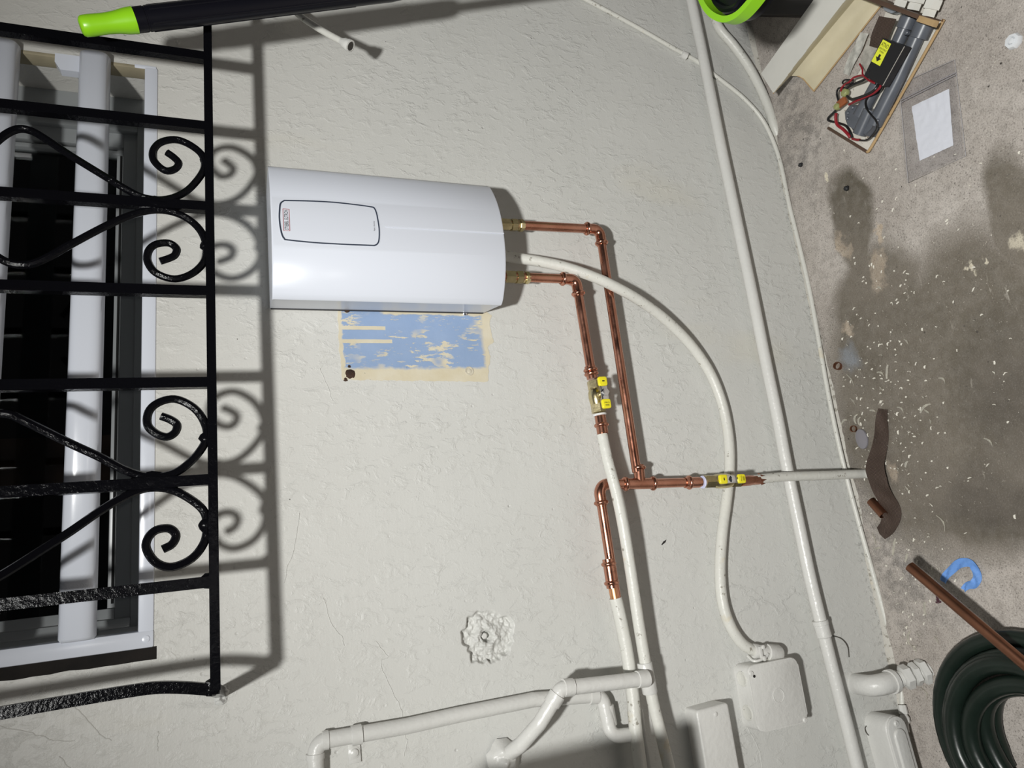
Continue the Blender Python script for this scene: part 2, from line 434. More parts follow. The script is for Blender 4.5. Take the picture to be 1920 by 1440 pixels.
# ------------------------------------------------------------------ FLOOR
def mat_floor():
    m, nt, b = base('concrete', rough=.75, spec=.3); g = N(nt)
    w = g.warp(.11, 6, 6); w2 = g.warp(.045, 50, 6)
    pm = .00083
    def bl(u, v, ru, rv, soft=.2, rot=0, vec=w):
        c = fl(u, v); return g.blob((c.x, c.y, 0), (rv * pm, ru * pm, 1), soft, rot, vec)
    n1 = g.noise(6, 5, .6); n2 = g.noise(60, 5, .65); n3 = g.noise(420, 3, .6)
    dry = g.mix(g.ramp(n1, .35, .65), (.390, .350, .315), (.52, .478, .438))
    dry = g.mix(g.math('MULTIPLY', g.ramp(n2, .45, .70), .6), dry, (.25, .225, .20))
    wet = g.mix(g.ramp(n1, .3, .7), (.105, .090, .066), (.155, .136, .108))
    wet = g.mix(g.math('MULTIPLY', g.ramp(n2, .42, .66), .4), wet, (.26, .24, .21))
    mask = None
    for a in ((1700, 760, 185, 300), (1592, 420, 48, 115), (1850, 700, 150, 290), (1905, 400, 58, 120), (1640, 560, 110, 130), (1830, 920, 150, 130)):
        k = bl(*a, .17); mask = k if mask is None else g.math('MAXIMUM', mask, k)
    col = g.mix(mask, dry, wet)
    # darkest patches of the floor colour
    for a in ((1905, 760, 80, 130), (1800, 940, 90, 60), (1880, 960, 80, 60)):
        col = g.mix(g.math('MULTIPLY', bl(*a, .6), .62), col, (.055, .047, .040))
    # dirt along the foot of the wall
    for a in ((1500, 250, 60, 120), (1480, 130, 50, 90), (1640, 960, 40, 120), (1700, 1080, 80, 90)):
        col = g.mix(g.math('MULTIPLY', bl(*a, .7), g.math('MULTIPLY', g.ramp(g.noise(30, 5, .7), .42, .6), .65)), col, (.16, .15, .14))
    # bare tan spots where the skin has peeled
    tan = g.mix(g.ramp(g.noise(90, 4), .3, .7), (.42, .33, .24), (.54, .46, .37))
    for a in ((1580, 462, 17, 36, .25, .35), (1646, 505, 20, 42, .25, -.25), (1650, 434, 9, 22, .3), (1590, 618, 12, 18, .3, .4), (1675, 890, 10, 22, .4)):
        col = g.mix(bl(*a[:5] if len(a) == 5 else a[:5], a[5] if len(a) > 5 else 0, w2), col, tan)
    cr = (.72, .66, .52)
    for a in ((1908, 455, 14, 16), (1551, 333, 5, 8), (1820, 505, 6, 14), (1850, 490, 5, 10)):
        col = g.mix(bl(*a, .25, .3, w2), col, cr)
    # white drag marks
    ws = g.ramp(g.noise(38, 5, .7, vec=g.mapping(rot=(0, 0, .6), scale=(.35, 1.6, 1))), .64, .70)
    col = g.mix(g.math('MULTIPLY', g.math('MULTIPLY', ws, g.ramp(g.noise(5, 2), .5, .62)), .55), col, (.56, .52, .46))
    ws2 = g.ramp(g.noise(26, 6, .72, vec=g.mapping(rot=(0, 0, -.5), scale=(.5, 2.6, 1))), .63, .67)
    col = g.mix(g.math('MULTIPLY', g.math('MULTIPLY', ws2, g.ramp(g.noise(7, 2), .5, .6)), .5), col, (.50, .47, .41))
    # aggregate: pits and light grains
    pit = g.ramp(g.voro(170), .24, .14)
    col = g.mix(g.math('MULTIPLY', g.math('MULTIPLY', pit, g.ramp(g.noise(11, 3), .4, .6)), .6), col, (.09, .08, .07))
    pit2 = g.math('MULTIPLY', g.ramp(g.voro(45), .10, .07), g.ramp(g.noise(9, 3), .5, .6))
    col = g.mix(pit2, col, (.04, .035, .03))
    gr = g.math('MULTIPLY', g.ramp(g.voro(95, vec=w2), .11, .07), g.ramp(g.noise(4, 3), .46, .56))
    col = g.mix(gr, col, (.66, .62, .54))
    g1 = g.math('MULTIPLY', g.ramp(n3, .54, .62), g.ramp(mask, 0, 1, .30, .07)); clo = g.ramp(g.noise(3.2, 5, .65, vec=w), .40, .62); col = g.mix(g.math('MULTIPLY', g.math('MULTIPLY', clo, mask), .5), col, (.235, .205, .17)); col = g.mix(g1, col, (.62, .58, .53))
    # blue-white oil bloom, purple drop
    col = g.mix(g.math('MULTIPLY', bl(1592, 672, 22, 26, .5, 0, w2), .35), col, (.35, .42, .52))
    col = g.mix(bl(1759, 1122, 5.5, 7, .2, 0, w2), col, (.06, .02, .03))
    col = g.mix(g.math('MULTIPLY', g.ramp(n3, .46, .38), .42), col, (.13, .115, .10))
    g.link(col, b.inputs['Base Color'])
    g.link(g.ramp(mask, 0, 1, .8, .55), b.inputs['Roughness'])
    h = g.math('ADD', g.math('MULTIPLY', n2, .8), g.math('MULTIPLY', n3, .35)); h = g.math('SUBTRACT', h, g.math('MULTIPLY', pit, .25))
    g.bump(b, h, .5, .0025)
    return m
bm = B()
vs = [bm.verts.new(p) for p in ((-1.5, .0, 0), (2.4, .0, 0), (2.4, -2.6, 0), (-1.5, -2.6, 0))]
bm.faces.new(vs); obj('floor', bm, mat_floor(), kind='structure')
# ragged cove of grout where the wall meets the floor
def cove():
    bm = B(); n = 260; rows = []
    for i in range(n + 1):
        x = -1.0 + 2.6 * i / n
        a = .006 + .004 * noise.noise(Vector((x * 14, 0, 0))) + .003 * noise.noise(Vector((x * 60, 1, 0)))
        rows.append([bm.verts.new(p) for p in ((x, .0, a * 1.2), (x, -a * .55, a * .5), (x, -a * 1.15, .0003))])
    for i in range(n):
        for j in range(2): bm.faces.new((rows[i][j], rows[i][j + 1], rows[i + 1][j + 1], rows[i + 1][j]))
    return bm
obj('trim_1', cove(), mat_paint('grout_paint', (.50, .48, .43), .6, chips=1.6), kind='structure', sharp=80)

# ------------------------------------------------------------------ WINDOW
win = bpy.data.objects.new('window_1', None); C.objects.link(win); win.location = (.355, 0, WZ0); win['kind'] = 'structure'
def wbox(name, x0, x1, y0, y1, z0, z1, mat, bev=.0015, label=None):
    bm = B(); abox(bm, x0, x1, y0, y1, z0, z1, bev); return obj(name, bm, mat, win, label)
wbox('sill_strip', WX0 + .012, WX1 - .002, -.0025, .035, WZ0 - .001, WZ0 + .0165, WINWHITE, .002)
wbox('frame_jamb', WX0 - .0065, WX0 + .0135, -.003, .05, WZ0 - .001, WZ1, WINWHITE, .002)
bm = B(); lathe(bm, (WX0 + .004, -.003, WZ0 + .0075), (0, -1, 0), [(0, .0042), (.0008, .0042), (.001, .0034)], 18); obj('frame_plug', bm, WINWHITE, win)
wbox('frame_jamb', WX1 - .004, WX1 + .002, -.0015, .006, WZ0 + .001, WZ0 + .03, WINWHITE, .001)
# cream reveal of the right jamb
wbox('jamb_reveal', WX1 - .0045, WX1 + .001, -.0006, .024, WZ0 + .004, WZ1, mat_plain('yellowed_putty', (.40, .35, .235), .7, bump=.4, bs=60, var=.25), .0008)
# dark crumbly gap left of the frame
bm = B()
def gapfn(s, t):
    z = WZ0 - .004 + s * (WZ1 - WZ0); x = WX0 - .006 - t * (.015 + .0022 * noise.noise(Vector((0, z * 40, 0))) if t > 0 else 0)
    return Vector((x, -.0007, z))
grid(bm, gapfn, 90, 1); obj('frame_gap', bm, GAP, win, 'dark open joint between frame and plaster')
# stepped fixed frame behind the strips
for (y, wz, wx) in ((.082, .016, .018), (.094, .036, .030), (.104, .056, .044)):
    z0 = WZ0; k = .012
    for nm, b_ in (('frame_step', (WX0, WX1, y, y + k, z0, z0 + wz)), ('frame_step', (WX0, WX0 + wx, y, y + k, z0 + wz, WZ1)), ('frame_step', (WX1 - wx * 1.7, WX1, y, y + k, z0 + wz, WZ1))):
        wbox(nm, *b_, WINSHADED, .001)
wbox('sash_rail', WX0 + .044, WX1 - .075, .112, .124, WZ0 + .054, WZ0 + .066, WINSHADED, .001)
wbox('sash_stile', WX1 - .086, WX1 - .079, .108, .126, WZ0 + .044, WZ1, WINSHADED, .001)
wbox('gasket', WX0 + .05, WX1 - .080, .1105, .114, WZ0 + .0585, WZ0 + .0615, DARK, .0005, 'black rubber glazing gasket')
def mat_glass():
    m = bpy.data.materials.new('window_glass'); m.use_nodes = True; nt = m.node_tree; nt.nodes.clear()
    o = nt.nodes.new('ShaderNodeOutputMaterial'); t = nt.nodes.new('ShaderNodeBsdfTransparent'); gl = nt.nodes.new('ShaderNodeBsdfGlossy')
    t.inputs[0].default_value = (.6, .62, .62, 1); gl.inputs['Roughness'].default_value = .03
    fr = nt.nodes.new('ShaderNodeFresnel'); fr.inputs[0].default_value = 1.45; mx = nt.nodes.new('ShaderNodeMixShader')
    nt.links.new(fr.outputs[0], mx.inputs[0]); nt.links.new(t.outputs[0], mx.inputs[1]); nt.links.new(gl.outputs[0], mx.inputs[2]); nt.links.new(mx.outputs[0], o.inputs[0])
    return m
wbox('glass_pane', WX0 + .03, WX1 - .07, .118, .122, WZ0 + .050, WZ1, mat_glass(), 0)
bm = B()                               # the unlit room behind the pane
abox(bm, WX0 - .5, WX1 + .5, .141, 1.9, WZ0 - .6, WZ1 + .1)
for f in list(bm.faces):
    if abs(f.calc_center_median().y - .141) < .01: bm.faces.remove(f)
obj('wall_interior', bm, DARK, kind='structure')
# rounded white rails across the opening
def rail(zc, x0, x1, hw=.0198):
    bm = B(); rings = []
    sec = [(-.0075 + .0, -hw)] + [(-.0245 + .0125 * (1 - math.sqrt(max(0, 1 - (abs(t) ** 3.2)))), hw * t * .98) for t in [(-1 + 2 * i / 16) for i in range(17)]] + [(-.0075, hw)]
    for (x, k) in ((x0, .86), (x0 + .004, 1), (x1 - .004, 1), (x1, .86)):
        rings.append([bm.verts.new((x, .004 + (y + .0) * k, zc + z * k)) for (y, z) in sec])
    m_ = len(sec)
    for i in range(3):
        for j in range(m_): bm.faces.new((rings[i][j], rings[i][(j + 1) % m_], rings[i + 1][(j + 1) % m_], rings[i + 1][j]))
    bm.faces.new(rings[0][::-1]); bm.faces.new(rings[-1]); return bm
for i in range(7):
    obj('rail', rail(1.2530 + i * .1110, WX0 + .012, WX1 + .004), WINWHITE, win, sharp=50)
for i in range(6):
    zc = 1.2530 + i * .1110 + .0310
    bm = B(); p = [(0, -.0205), (.026, -.022), (.026, .019), (.012, .019), (0, .012)]
    slab(bm, [Vector((WX1 - .0265 + a, -.005, zc + b_)) for a, b_ in p], (0, .014, 0), .0); obj('end_bracket', bm, WINWHITE, win)
# cardboard left standing in the dark room
bm = B(); abox(bm, .20, .29, .40, .415, 1.27, 1.60, .001)
cb = obj('cardboard_sheet', bm, mat_plain('cardboard', (.10, .045, .025), .8, var=.2, bs=60)); tag(cb, 'dim brown cardboard sheet standing behind the dark window pane', 'cardboard')

# ------------------------------------------------------------------ WINDOW GRILLE
GH = .13
gr = thing('window_grille', 'black wrought iron window grille with spiral scrolls bolted over the window', 'grille', at(397, 700, GH))
zb = at(397, 700, GH).z; ztop = zb + .62; xr_ = at(390, -130, GH).x; xl_ = at(404, 1294, GH).x
bm = B(); sweep(bm, [Vector((xl_, -GH, zb)), Vector((xr_, -GH, zb))], 1, flat=(.0052, .0058)); obj('bottom_rail', bm, IRON, gr)
bm = B(); sweep(bm, [Vector((xl_, -GH, ztop)), Vector((xr_, -GH, ztop))], 1, flat=(.0052, .0058)); obj('top_rail', bm, IRON, gr)
for v in (110, 240, 390, 548, 718, 900, 1091):
    x = at(392, v, GH).x
    bm = B(); sweep(bm, [Vector((x, -GH, zb)), Vector((x, -GH, ztop))], 1, flat=(.0062, .0055)); obj('bar', bm, IRON, gr)
bm = B(); pe = smooth(path3([(400, 1293, GH), (345, 1289, GH), (295, 1289, GH), (240, 1296, GH), (120, 1316, GH), (0, 1337, GH)]), 6)
pe += [pe[-1] + (pe[-1] - pe[-2]).normalized() * .3]; sweep(bm, pe, 1, flat=(.0060, .0048)); obj('bar', bm, IRON, gr, 'end bar bent inwards near its foot')
bm = B(); sweep(bm, [Vector((xr_, -GH, zb)), Vector((xr_, -GH, ztop))], 1, flat=(.006, .0055)); obj('bar', bm, IRON, gr)
S1 = [(-60, 315), (-20, 278), (8, 254), (30, 243), (50, 243), (75, 254), (130, 290), (200, 333), (240, 357), (267, 370), (300, 375), (330, 369), (355, 354), (377, 328), (384, 308), (377, 288), (353, 270), (327, 262), (300, 268), (287, 284), (290, 303), (310, 320), (328, 317), (335, 306), (327, 296), (313, 286)]
S2 = [(-60, 430), (-20, 470), (10, 490), (40, 497), (75, 490), (130, 460), (200, 423), (250, 402), (290, 394), (325, 398), (355, 412), (377, 434), (387, 462), (383, 490), (360, 513), (327, 523), (293, 512), (277, 490), (279, 470), (293, 458), (317, 456), (331, 466), (328, 478), (318, 484), (300, 490)]
S3 = [(-50, 800), (-15, 778), (15, 776), (43, 788), (133, 832), (187, 857), (240, 884), (283, 894), (327, 887), (360, 863), (383, 833), (388, 808), (377, 780), (357, 760), (327, 748), (297, 755), (279, 772), (277, 797), (293, 813), (313, 819), (328, 811), (332, 797), (320, 787), (302, 780)]
S4 = [(-50, 1108), (0, 1080), (33, 1060), (83, 1028), (133, 996), (200, 950), (253, 922), (290, 914), (327, 920), (363, 940), (383, 960), (388, 985), (383, 1017), (360, 1047), (323, 1063), (293, 1055), (275, 1030), (277, 1010), (293, 994), (317, 991), (330, 1003), (323, 1020), (305, 1030)]
for S in (S1, S2, S3, S4):
    bm = B(); sweep(bm, smooth(path3([(a, b_, GH) for a, b_ in S]), 5), .0047, 8); obj('scroll', bm, IRON, gr)
def weld(u, v, r, sx=1.0):
    bm = B(); c = at(u, v, GH)
    bmesh.ops.create_icosphere(bm, subdivisions=2, radius=1)
    for q in bm.verts:
        k = 1 + .3 * noise.noise(q.co * 2.3 + Vector((u, v, 0))); q.co = c + Vector((q.co.x * r * k, q.co.y * r * .6 * k, q.co.z * r * k * sx))
    obj('weld', bm, IRON, gr)
for a in ((386, 300, .0075, 1), (386, 460, .0075, 1), (388, 822, .0085, 1), (389, 985, .0095, 1), (290, 383, .0105, 2.2), (285, 903, .011, 2.3), (392, 1088, .009, 1), (396, 1290, .0095, 1)): weld(*a)
foot = at(414, 1300, 0)
bm = B(); sweep(bm, [at(401, 1293, GH), foot + Vector((0, .004, 0))], 1, flat=(.0052, .0058)); obj('stand_off', bm, IRON, gr)
bm = B(); sweep(bm, [Vector((xr_, -GH, zb)), Vector((xr_ + .01, .004, zb))], 1, flat=(.0052, .0058)); obj('stand_off', bm, IRON, gr)
bm = B(); lump(bm, Vector((foot.x - .002, -.0002, foot.z)), .012, .003, 7, .8); obj('plaster_foot', bm, WALL, gr, 'blob of painted plaster at the grille foot')

# ------------------------------------------------------------------ WATER HEATER
HX0, HX1 = .3745, .5775; HZT, HZB = CAMH - .0565, CAMH - .395; HC = (HX0 + HX1) / 2
def hy(x):                              # how far the curved front stands off the wall at x
    t = (x - HC) / ((HX1 - HX0) / 2); return .0985 - .030 * (abs(t) ** 2.3)
ht = thing('water_heater', 'white wall-mounted electric tankless water heater with a bowed front', 'water heater', (HC, 0, HZB))
def shell():
    bm = B(); out = []
    n = 30
    pr = [(HX0 + .0105, .0)]
    pr += [(HX0 + .0015, .060)]
    for i in range(n + 1):
        x = HX0 + (HX1 - HX0) * i / n; h = hy(x)
        if i == 0: pr.append((x + .0003, h - .0045)); pr.append((x + .0015, h - .001)); continue
        if i == n: pr.append((x - .0015, h - .001)); pr.append((x - .0003, h - .0045)); continue
        pr.append((x, h))
    pr += [(HX1 - .0015, .060), (HX1 - .0105, .0)]
    def ring(z, back, k=1.0, dz=0):
        return [bm.verts.new((x, -max(h * 1.0, back if h < .02 else h) * k, z + dz * (1 - h / .1))) for x, h in pr]
    rs = [ring(HZT, 0, .985), ring(HZT - .002, 0), ring(HZB + .0025, 0, 1, .010), ring(HZB, 0, .985, .012)]
    m_ = len(pr)
    for i in range(3):
        for j in range(m_): bm.faces.new((rs[i][j], rs[i][(j + 1) % m_], rs[i + 1][(j + 1) % m_], rs[i + 1][j]))
    bm.faces.new(rs[0]); bm.faces.new(rs[-1][::-1]); return bm
obj('cover', shell(), WHITEPL, ht, sharp=35)
bm = B(); abox(bm, HX0 + .009, HX1 - .009, -.006, .0, HZB + .012, HZT - .001, .001); obj('back_plate', bm, mat_plain('dark_plastic', (.03, .03, .035), .5), ht, 'dark back plate')
def on_front(u, v):                     # pixel -> (x, z) on the bowed front
    p = at(u, v, .09)
    for _ in range(6): p = at(u, v, hy(p.x))
    return p
def ribbon_on_front(pts, w, lift, closed=True, thick=.0005):
    bm = B(); n = len(pts); V = []
    for i in range(n):
        a = pts[(i - 1) % n if closed else max(0, i - 1)]; b_ = pts[(i + 1) % n if closed else min(n - 1, i + 1)]
        d = Vector((b_[0] - a[0], b_[1] - a[1])).normalized(); nn = Vector((-d.y, d.x)) * w / 2; row = []
        for s, l in ((1, 0), (1, lift), (-1, lift), (-1, 0)):
            x = pts[i][0] + nn.x * s; z = pts[i][1] + nn.y * s; row.append(bm.verts.new((x, -hy(x) - l + (.0006 if l == 0 else 0), z)))
        V.append(row)
    for i in range(n if closed else n - 1):
        for j in range(4): bm.faces.new((V[i][j], V[i][(j + 1) % 4], V[(i + 1) % n][(j + 1) % 4], V[(i + 1) % n][j]))
    if not closed: bm.faces.new(V[0][::-1]); bm.faces.new(V[-1])
    return bm
opx = [(533, 376), (580, 377), (620, 379), (660, 383), (696, 388), (702, 391), (706, 400), (709, 415), (711, 430), (711, 445), (709, 455), (703, 460), (690, 460), (640, 458), (590, 455), (540, 450), (533, 447), (529, 440), (526, 428), (524, 412), (524, 398), (526, 382)]
op = [(p.x, p.z) for p in (on_front(u, v) for u, v in opx)]
ops = [(p.x, p.y) for p in smooth([Vector((a, b_, 0)) for a, b_ in op + [op[0]]], 5)[:-1]]
obj('display_outline', ribbon_on_front(ops, .0019, .0004), mat_plain('navy_seal', (.03, .04, .065), .5), ht, 'dark blue outline of the display panel')
ow = [(HC + (x - HC), z) for x, z in ops]
cxm = sum(x for x, z in ops) / len(ops); czm = sum(z for x, z in ops) / len(ops)
big = [(cxm + (x - cxm) * 1.045, czm + (z - czm) * 1.02) for x, z in ops]
obj('display_rim', ribbon_on_front(big, .0008, .00035), WHITEPL, ht)
a = on_front(723, 425); b_ = on_front(947, 438)
obj('centre_ridge', ribbon_on_front([(a.x, a.z), (a.x * .6 + b_.x * .4, a.z * .6 + b_.z * .4), (b_.x, b_.z + .002)], .0014, .0009, False), WHITEPL, ht)
def text_mesh(body, size, spacing=1.0):
    cu = bpy.data.curves.new('t', 'FONT'); cu.body = body; cu.size = size; cu.align_x = 'CENTER'; cu.align_y = 'CENTER'; cu.space_character = spacing; cu.resolution_u = 2
    o = bpy.data.objects.new('t', cu); C.objects.link(o); dg = bpy.context.evaluated_depsgraph_get()
    me = bpy.data.meshes.new_from_object(o.evaluated_get(dg)); bm = B(); bm.from_mesh(me)
    bpy.data.objects.remove(o); bpy.data.curves.remove(cu); bpy.data.meshes.remove(me); return bm
def text_on_front(name, body, u, v, w, mat, hscale=1.0):
    bm = text_mesh(body, .01); p = on_front(u, v)
    xs = [q.co.x for q in bm.verts]; k = w / (max(xs) - min(xs))
    for q in bm.verts:
        x = p.x + q.co.x * k; z = p.z + q.co.y * k * hscale; q.co = Vector((x, -hy(x) - .0007, z))
    return obj(name, bm, mat, ht)
text_on_front('brand_lettering', 'STIEBEL ELTRON', 537, 412, .0300, INK, 1.7)
text_on_front('origin_lettering', 'Made in Germany', 701.5, 424, .0155, INK, 1.2)
p = on_front(536.8, 412); hw, hh = .0163, .0040
obj('brand_frame', ribbon_on_front([(p.x - hw, p.z - hh), (p.x - hw, p.z + hh), (p.x, p.z + hh), (p.x + hw, p.z + hh), (p.x + hw, p.z - hh), (p.x, p.z - hh)], .0006, .0006), REDINK, ht, 'thin red frame round the lettering')

# ------------------------------------------------------------------ COPPER PIPEWORK
CR = .0076
def bead_tube(path, s0, s1, r, n=16, beads=(), big=None):
    """cup with raised beads between arclengths"""
    big = big or r * 1.18; prof = [(s0, r * 1.0), (s0, big)]
    ev = sorted(beads); step = (s1 - s0) / 30; s = s0
    ss = set([s0 + (s1 - s0) * i / 30 for i in range(31)])
    for bb in ev:
        for d in (-.0034, -.0026, -.0014, 0, .0014, .0026, .0034): ss.add(bb + d)
    out = []
    for s in sorted(ss):
        r_ = big
        for bb in ev:
            d = abs(s - bb)
            if d < .0030: r_ = max(r_, big + (r * .36) * math.sqrt(max(0, 1 - (d / .0030) ** 2)))
        out.append((s, r_))
    out = [(s0 - .00001, r)] + out + [(s1 + .00001, r)]
    return [sample(path, s) for s, _ in out], [r_ for _, r_ in out]
def bend_path(a, p, c, rad, k=10):
    da = (a - p).normalized(); dc = (c - p).normalized(); ang = da.angle(dc); t = rad / math.tan(ang / 2)
    A_, C_ = p + da * t, p + dc * t; cen = p + (da + dc).normalized() * (rad / math.sin(ang / 2)); out = []
    va, vc = (A_ - cen).normalized(), (C_ - cen).normalized()
    for i in range(k + 1): out.append(cen + va.slerp(vc, i / k) * (A_ - cen).length)
    return A_, C_, out
def elbow(parent, a, p, c, r=CR, rad=.0125, cup=.017, mat=None):
    A_, C_, arc = bend_path(a, p, c, rad); da = (a - p).normalized(); dc = (c - p).normalized()
    path = [A_ + da * cup] + arc + [C_ + dc * cup]; L = arclen(path)[-1]
    pts, rr = bead_tube(path, 0, L, r, beads=(.0045, L - .0045))
    bm = B(); sweep(bm, pts, rr, 18); obj('elbow', bm, mat or COPPER, parent, 'shiny copper press elbow with raised bead rings')
def coupling(parent, p, d, length, r=CR, beads=(.0045,), name='coupling', big=None, label=None):
    d = d.normalized(); path = [p, p + d * length]
    pts, rr = bead_tube(path, 0, length, r, beads=beads, big=big)
    bm = B(); sweep(bm, pts, rr, 18); obj(name, bm, COPPER, parent, label)
def brass_union(parent, p, d, sc_=1.0):
    d = d.normalized(); bm = B()
    lathe(bm, p - d * .024, d, [(0, .0102 * sc_), (.0165, .0102 * sc_), (.0168, .0088), (.0195, .0088), (.0198, .0106 * sc_), (.030, .0106 * sc_), (.0308, .009 * sc_)], 6, .3)
    lathe(bm, p + d * .0080, d, [(0, .0085), (.003, .0085), (.0032, .0108), (.008, .0108), (.0083, .0088), (.011, .0088)], 8, .1)
    obj('brass_union', bm, BRASS, parent, 'brass hexagonal union nut')
H1 = .034; H2 = .046
# run 1: from the heater's right connection down and along to the tee
r1 = thing('hot_copper_pipe', 'copper pipe from the heater\'s right outlet, elbowed, ending at the tee', 'pipe', at(1131, 440, H1))
a0 = at(950, 421, .050); e1 = at(1124, 430, .036); t1 = at(1197, 903, H1)
brass_union(r1, at(962, 422, .049), (e1 - a0))
tube('pipe_length', [a0, e1 + (a0 - e1).normalized() * .018], CR, COPPER, r1, 18)
elbow(r1, a0, e1, t1)
tube('pipe_length', [e1 + (t1 - e1).normalized() * .018, t1 + (e1 - t1).normalized() * .015], CR, COPPER, r1, 18)
# run 2: left connection to the upper ball valve
r2 = thing('cold_copper_pipe', 'short copper pipe from the heater\'s left outlet, elbowed, ending at a ball valve', 'pipe', at(1083, 530, H2))
a0 = at(940, 518, .053); e2 = at(1080, 524, .048); v2a = at(1109, 700, H2); v2c = at(1125, 778, H2)
brass_union(r2, at(972, 520, .051), (e2 - a0), 1.05)
tube('pipe_length', [a0, e2 + (a0 - e2).normalized() * .018], CR, COPPER, r2, 18)
elbow(r2, a0, e2, v2a)
tube('pipe_length', [e2 + (v2a - e2).normalized() * .018, v2a + (v2a - e2).normalized() * .004], CR, COPPER, r2, 18)
dv = (v2c - v2a).normalized()
coupling(r2, at(1106, 687, H2), dv, .021, beads=(.006, .0125), name='press_adapter')

def valve(name, label, group, p0, p1, stem, hr=.0105, flip=False):
    d = (p1 - p0).normalized(); L = (p1 - p0).length; mid = (p0 + p1) / 2; v = thing(name, label, 'valve', mid, group)
    bm = B()
    lathe(bm, p0, d, [(0, .0100), (.0004, .0112), (L * .26, .0112), (L * .27, .0100)], 6, .2)
    lathe(bm, p0 + d * L * .25, d, [(0, .0095), (L * .03, .0100), (L * .10, .0118), (L * .25, .0125), (L * .40, .0118), (L * .46, .0112), (L * .5, .0105)], 18)
    lathe(bm, p0 + d * L * .72, d, [(0, .0100), (.0004, .0114), (L * .27, .0114), (L * .28, .0100)], 6, .2)
    obj('valve_body', bm, BRASS, v)
    s = stem.normalized(); s = (s - s.dot(d) * d).normalized(); side = s.cross(d)
    top = mid + s * .0275
    bm = B(); lathe(bm, mid + s * .009, s, [(0, .0060), (.009, .0060), (.0092, .0045), (.018, .0045)], 12); obj('stem_gland', bm, BRASS, v)
    bm = B(); box(bm, top, d, side, s, .0235, .0125, .0014, .0005); lathe(bm, top + s * .0, s, [(0, .0062), (.0008, .0062), (.0058, .0058), (.0062, .0035)], 6); obj('handle_nut', bm, CHROME, v, 'chrome handle plate with hexagon nut')
    for k in (-1, 1):
        c = top + d * k * .0180; bm = B()
        # folded wing: flat pad with rounded corners
        pr = [(x, y) for x, y in rrect(.0150, .0150, .0032, 4)]
        slab(bm, [c + d * x + side * y - s * .0022 for x, y in pr], s * .0048, .0016, 3)
        w = obj('handle_wing', bm, YELLOW, v, 'yellow plastic handle wing')
        if (k > 0) == flip or True:
            if (k > 0) != flip:
                for (x, sx) in ((-.0012, .0020), (.0022, .0006), (.0038, .0006)):
                    bm = B()
                    if sx > .001:
                        bm = text_mesh('PRO', .0042)
                        for q in bm.verts: q.co = c + s * .0029 + side * q.co.x * 1.1 + d * (q.co.y * -1 * .9 + x)
                    else: box(bm, c + s * .0029 + d * x, d, side, s, sx, .0066, .0002)
                    obj('lettering', bm, INK, w)
            else:
                for q_ in (-1, 0, 1):
                    bm = B(); box(bm, c + s * .0029 + side * q_ * .0013, (d + side).normalized(), (d - side).normalized(), s, .0017, .0017, .0002); obj('certification_mark', bm, INK, w)
    return v
VG = 'ball valves on the new copper pipes'
valve('ball_valve', 'brass ball valve with yellow wings on the pipe below the heater\'s left outlet', VG, at(1113, 714, H2), at(1123, 774, H2), Vector((-.02, -1, 0)))

# run 3: tee, its elbow to the left and its leg down to the lower valve
r3 = thing('copper_tee_branch', 'copper tee with an elbowed arm left and a leg down to the lower valve', 'pipe', at(1195, 905, H1))
T0 = at(1200, 907, H1); L3 = at(1122, 908, H1); L3b = at(1147, 1068, H1); V3 = at(1308, 904, .036)
bm = B(); dl = (L3 - T0).normalized(); dr = (V3 - T0).normalized(); du = (at(1197, 870, H1) - T0).normalized()
pl = [T0 + dl * .031, T0 + dr * .028]; pts, rr = bead_tube(pl, 0, .059, CR, beads=(.0045, .0545)); sweep(bm, pts, rr, 18)
pl = [T0, T0 + du * .030]; pts, rr = bead_tube(pl, 0, .030, CR, beads=(.0255,)); sweep(bm, pts, rr, 18); obj('tee', bm, COPPER, r3)
elbow(r3, T0 + dl * .02, L3, L3b, rad=.0150)
tube('pipe_length', [T0 + dl * .025, L3 - dl * .02], CR, COPPER, r3, 18)
dd = (L3b - L3).normalized()
tube('pipe_length', [L3 + dd * .02, L3b + dd * .043], CR, COPPER, r3, 18)
coupling(r3, at(1140, 1048, H1), dd, .043, beads=(.0075, .0355), name='coupling')
tube('pipe_length', [T0 + dr * .02, V3 + dr * .006], CR, COPPER, r3, 18)
coupling(r3, at(1284, 905, .036), dr, .0265, beads=(.008,), name='press_adapter')
bm = B(); lathe(bm, at(1316, 904, .036), dr, [(0, .0100), (.0012, .0108), (.0026, .0100)], 20); obj('thread_tape', bm, mat_plain('white_tape', (.62, .64, .85), .6), r3, 'lilac white thread seal tape')
valve('ball_valve', 'brass ball valve with yellow wings on the pipe running down to the floor', VG, at(1320, 903, .038), at(1386, 901, .038), Vector((0, -1, .28)), flip=False)

# painted old pipe below run 2's valve, tee'd at the lower left
r2b = thing('painted_supply_pipe', 'long white painted pipe dropping from the upper ball valve past the copper tee', 'pipe', at(1150, 900, .055))
coupling(r2b, at(1125, 779, .046), at(1131, 818, .048) - at(1125, 779, .046), .030, beads=(.016,), name='press_adapter', label='copper press adapter above the painted pipe')
tube('copper_stub', path3([(1126, 785, .046), (1131, 822, .048)]), CR, COPPER, r2b, 16)
bm = B(); lathe(bm, at(1124, 776, .046), dv, [(0, .0108), (.0016, .0113), (.003, .0102)], 20); obj('thread_tape', bm, mat_plain('tape', (.72, .72, .72), .7), r2b, 'white thread seal tape')
tube('painted_length', smooth(path3([(1129, 815, .048), (1139, 862, .052), (1157, 930, .056), (1171, 1000, .056), (1184, 1080, .052), (1197, 1165, .048), (1210, 1243, .045), (1225, 1320, .043), (1240, 1380, .042), (1262, 1470, .040)]), 6), .0087, PAINTC, r2b, 16)
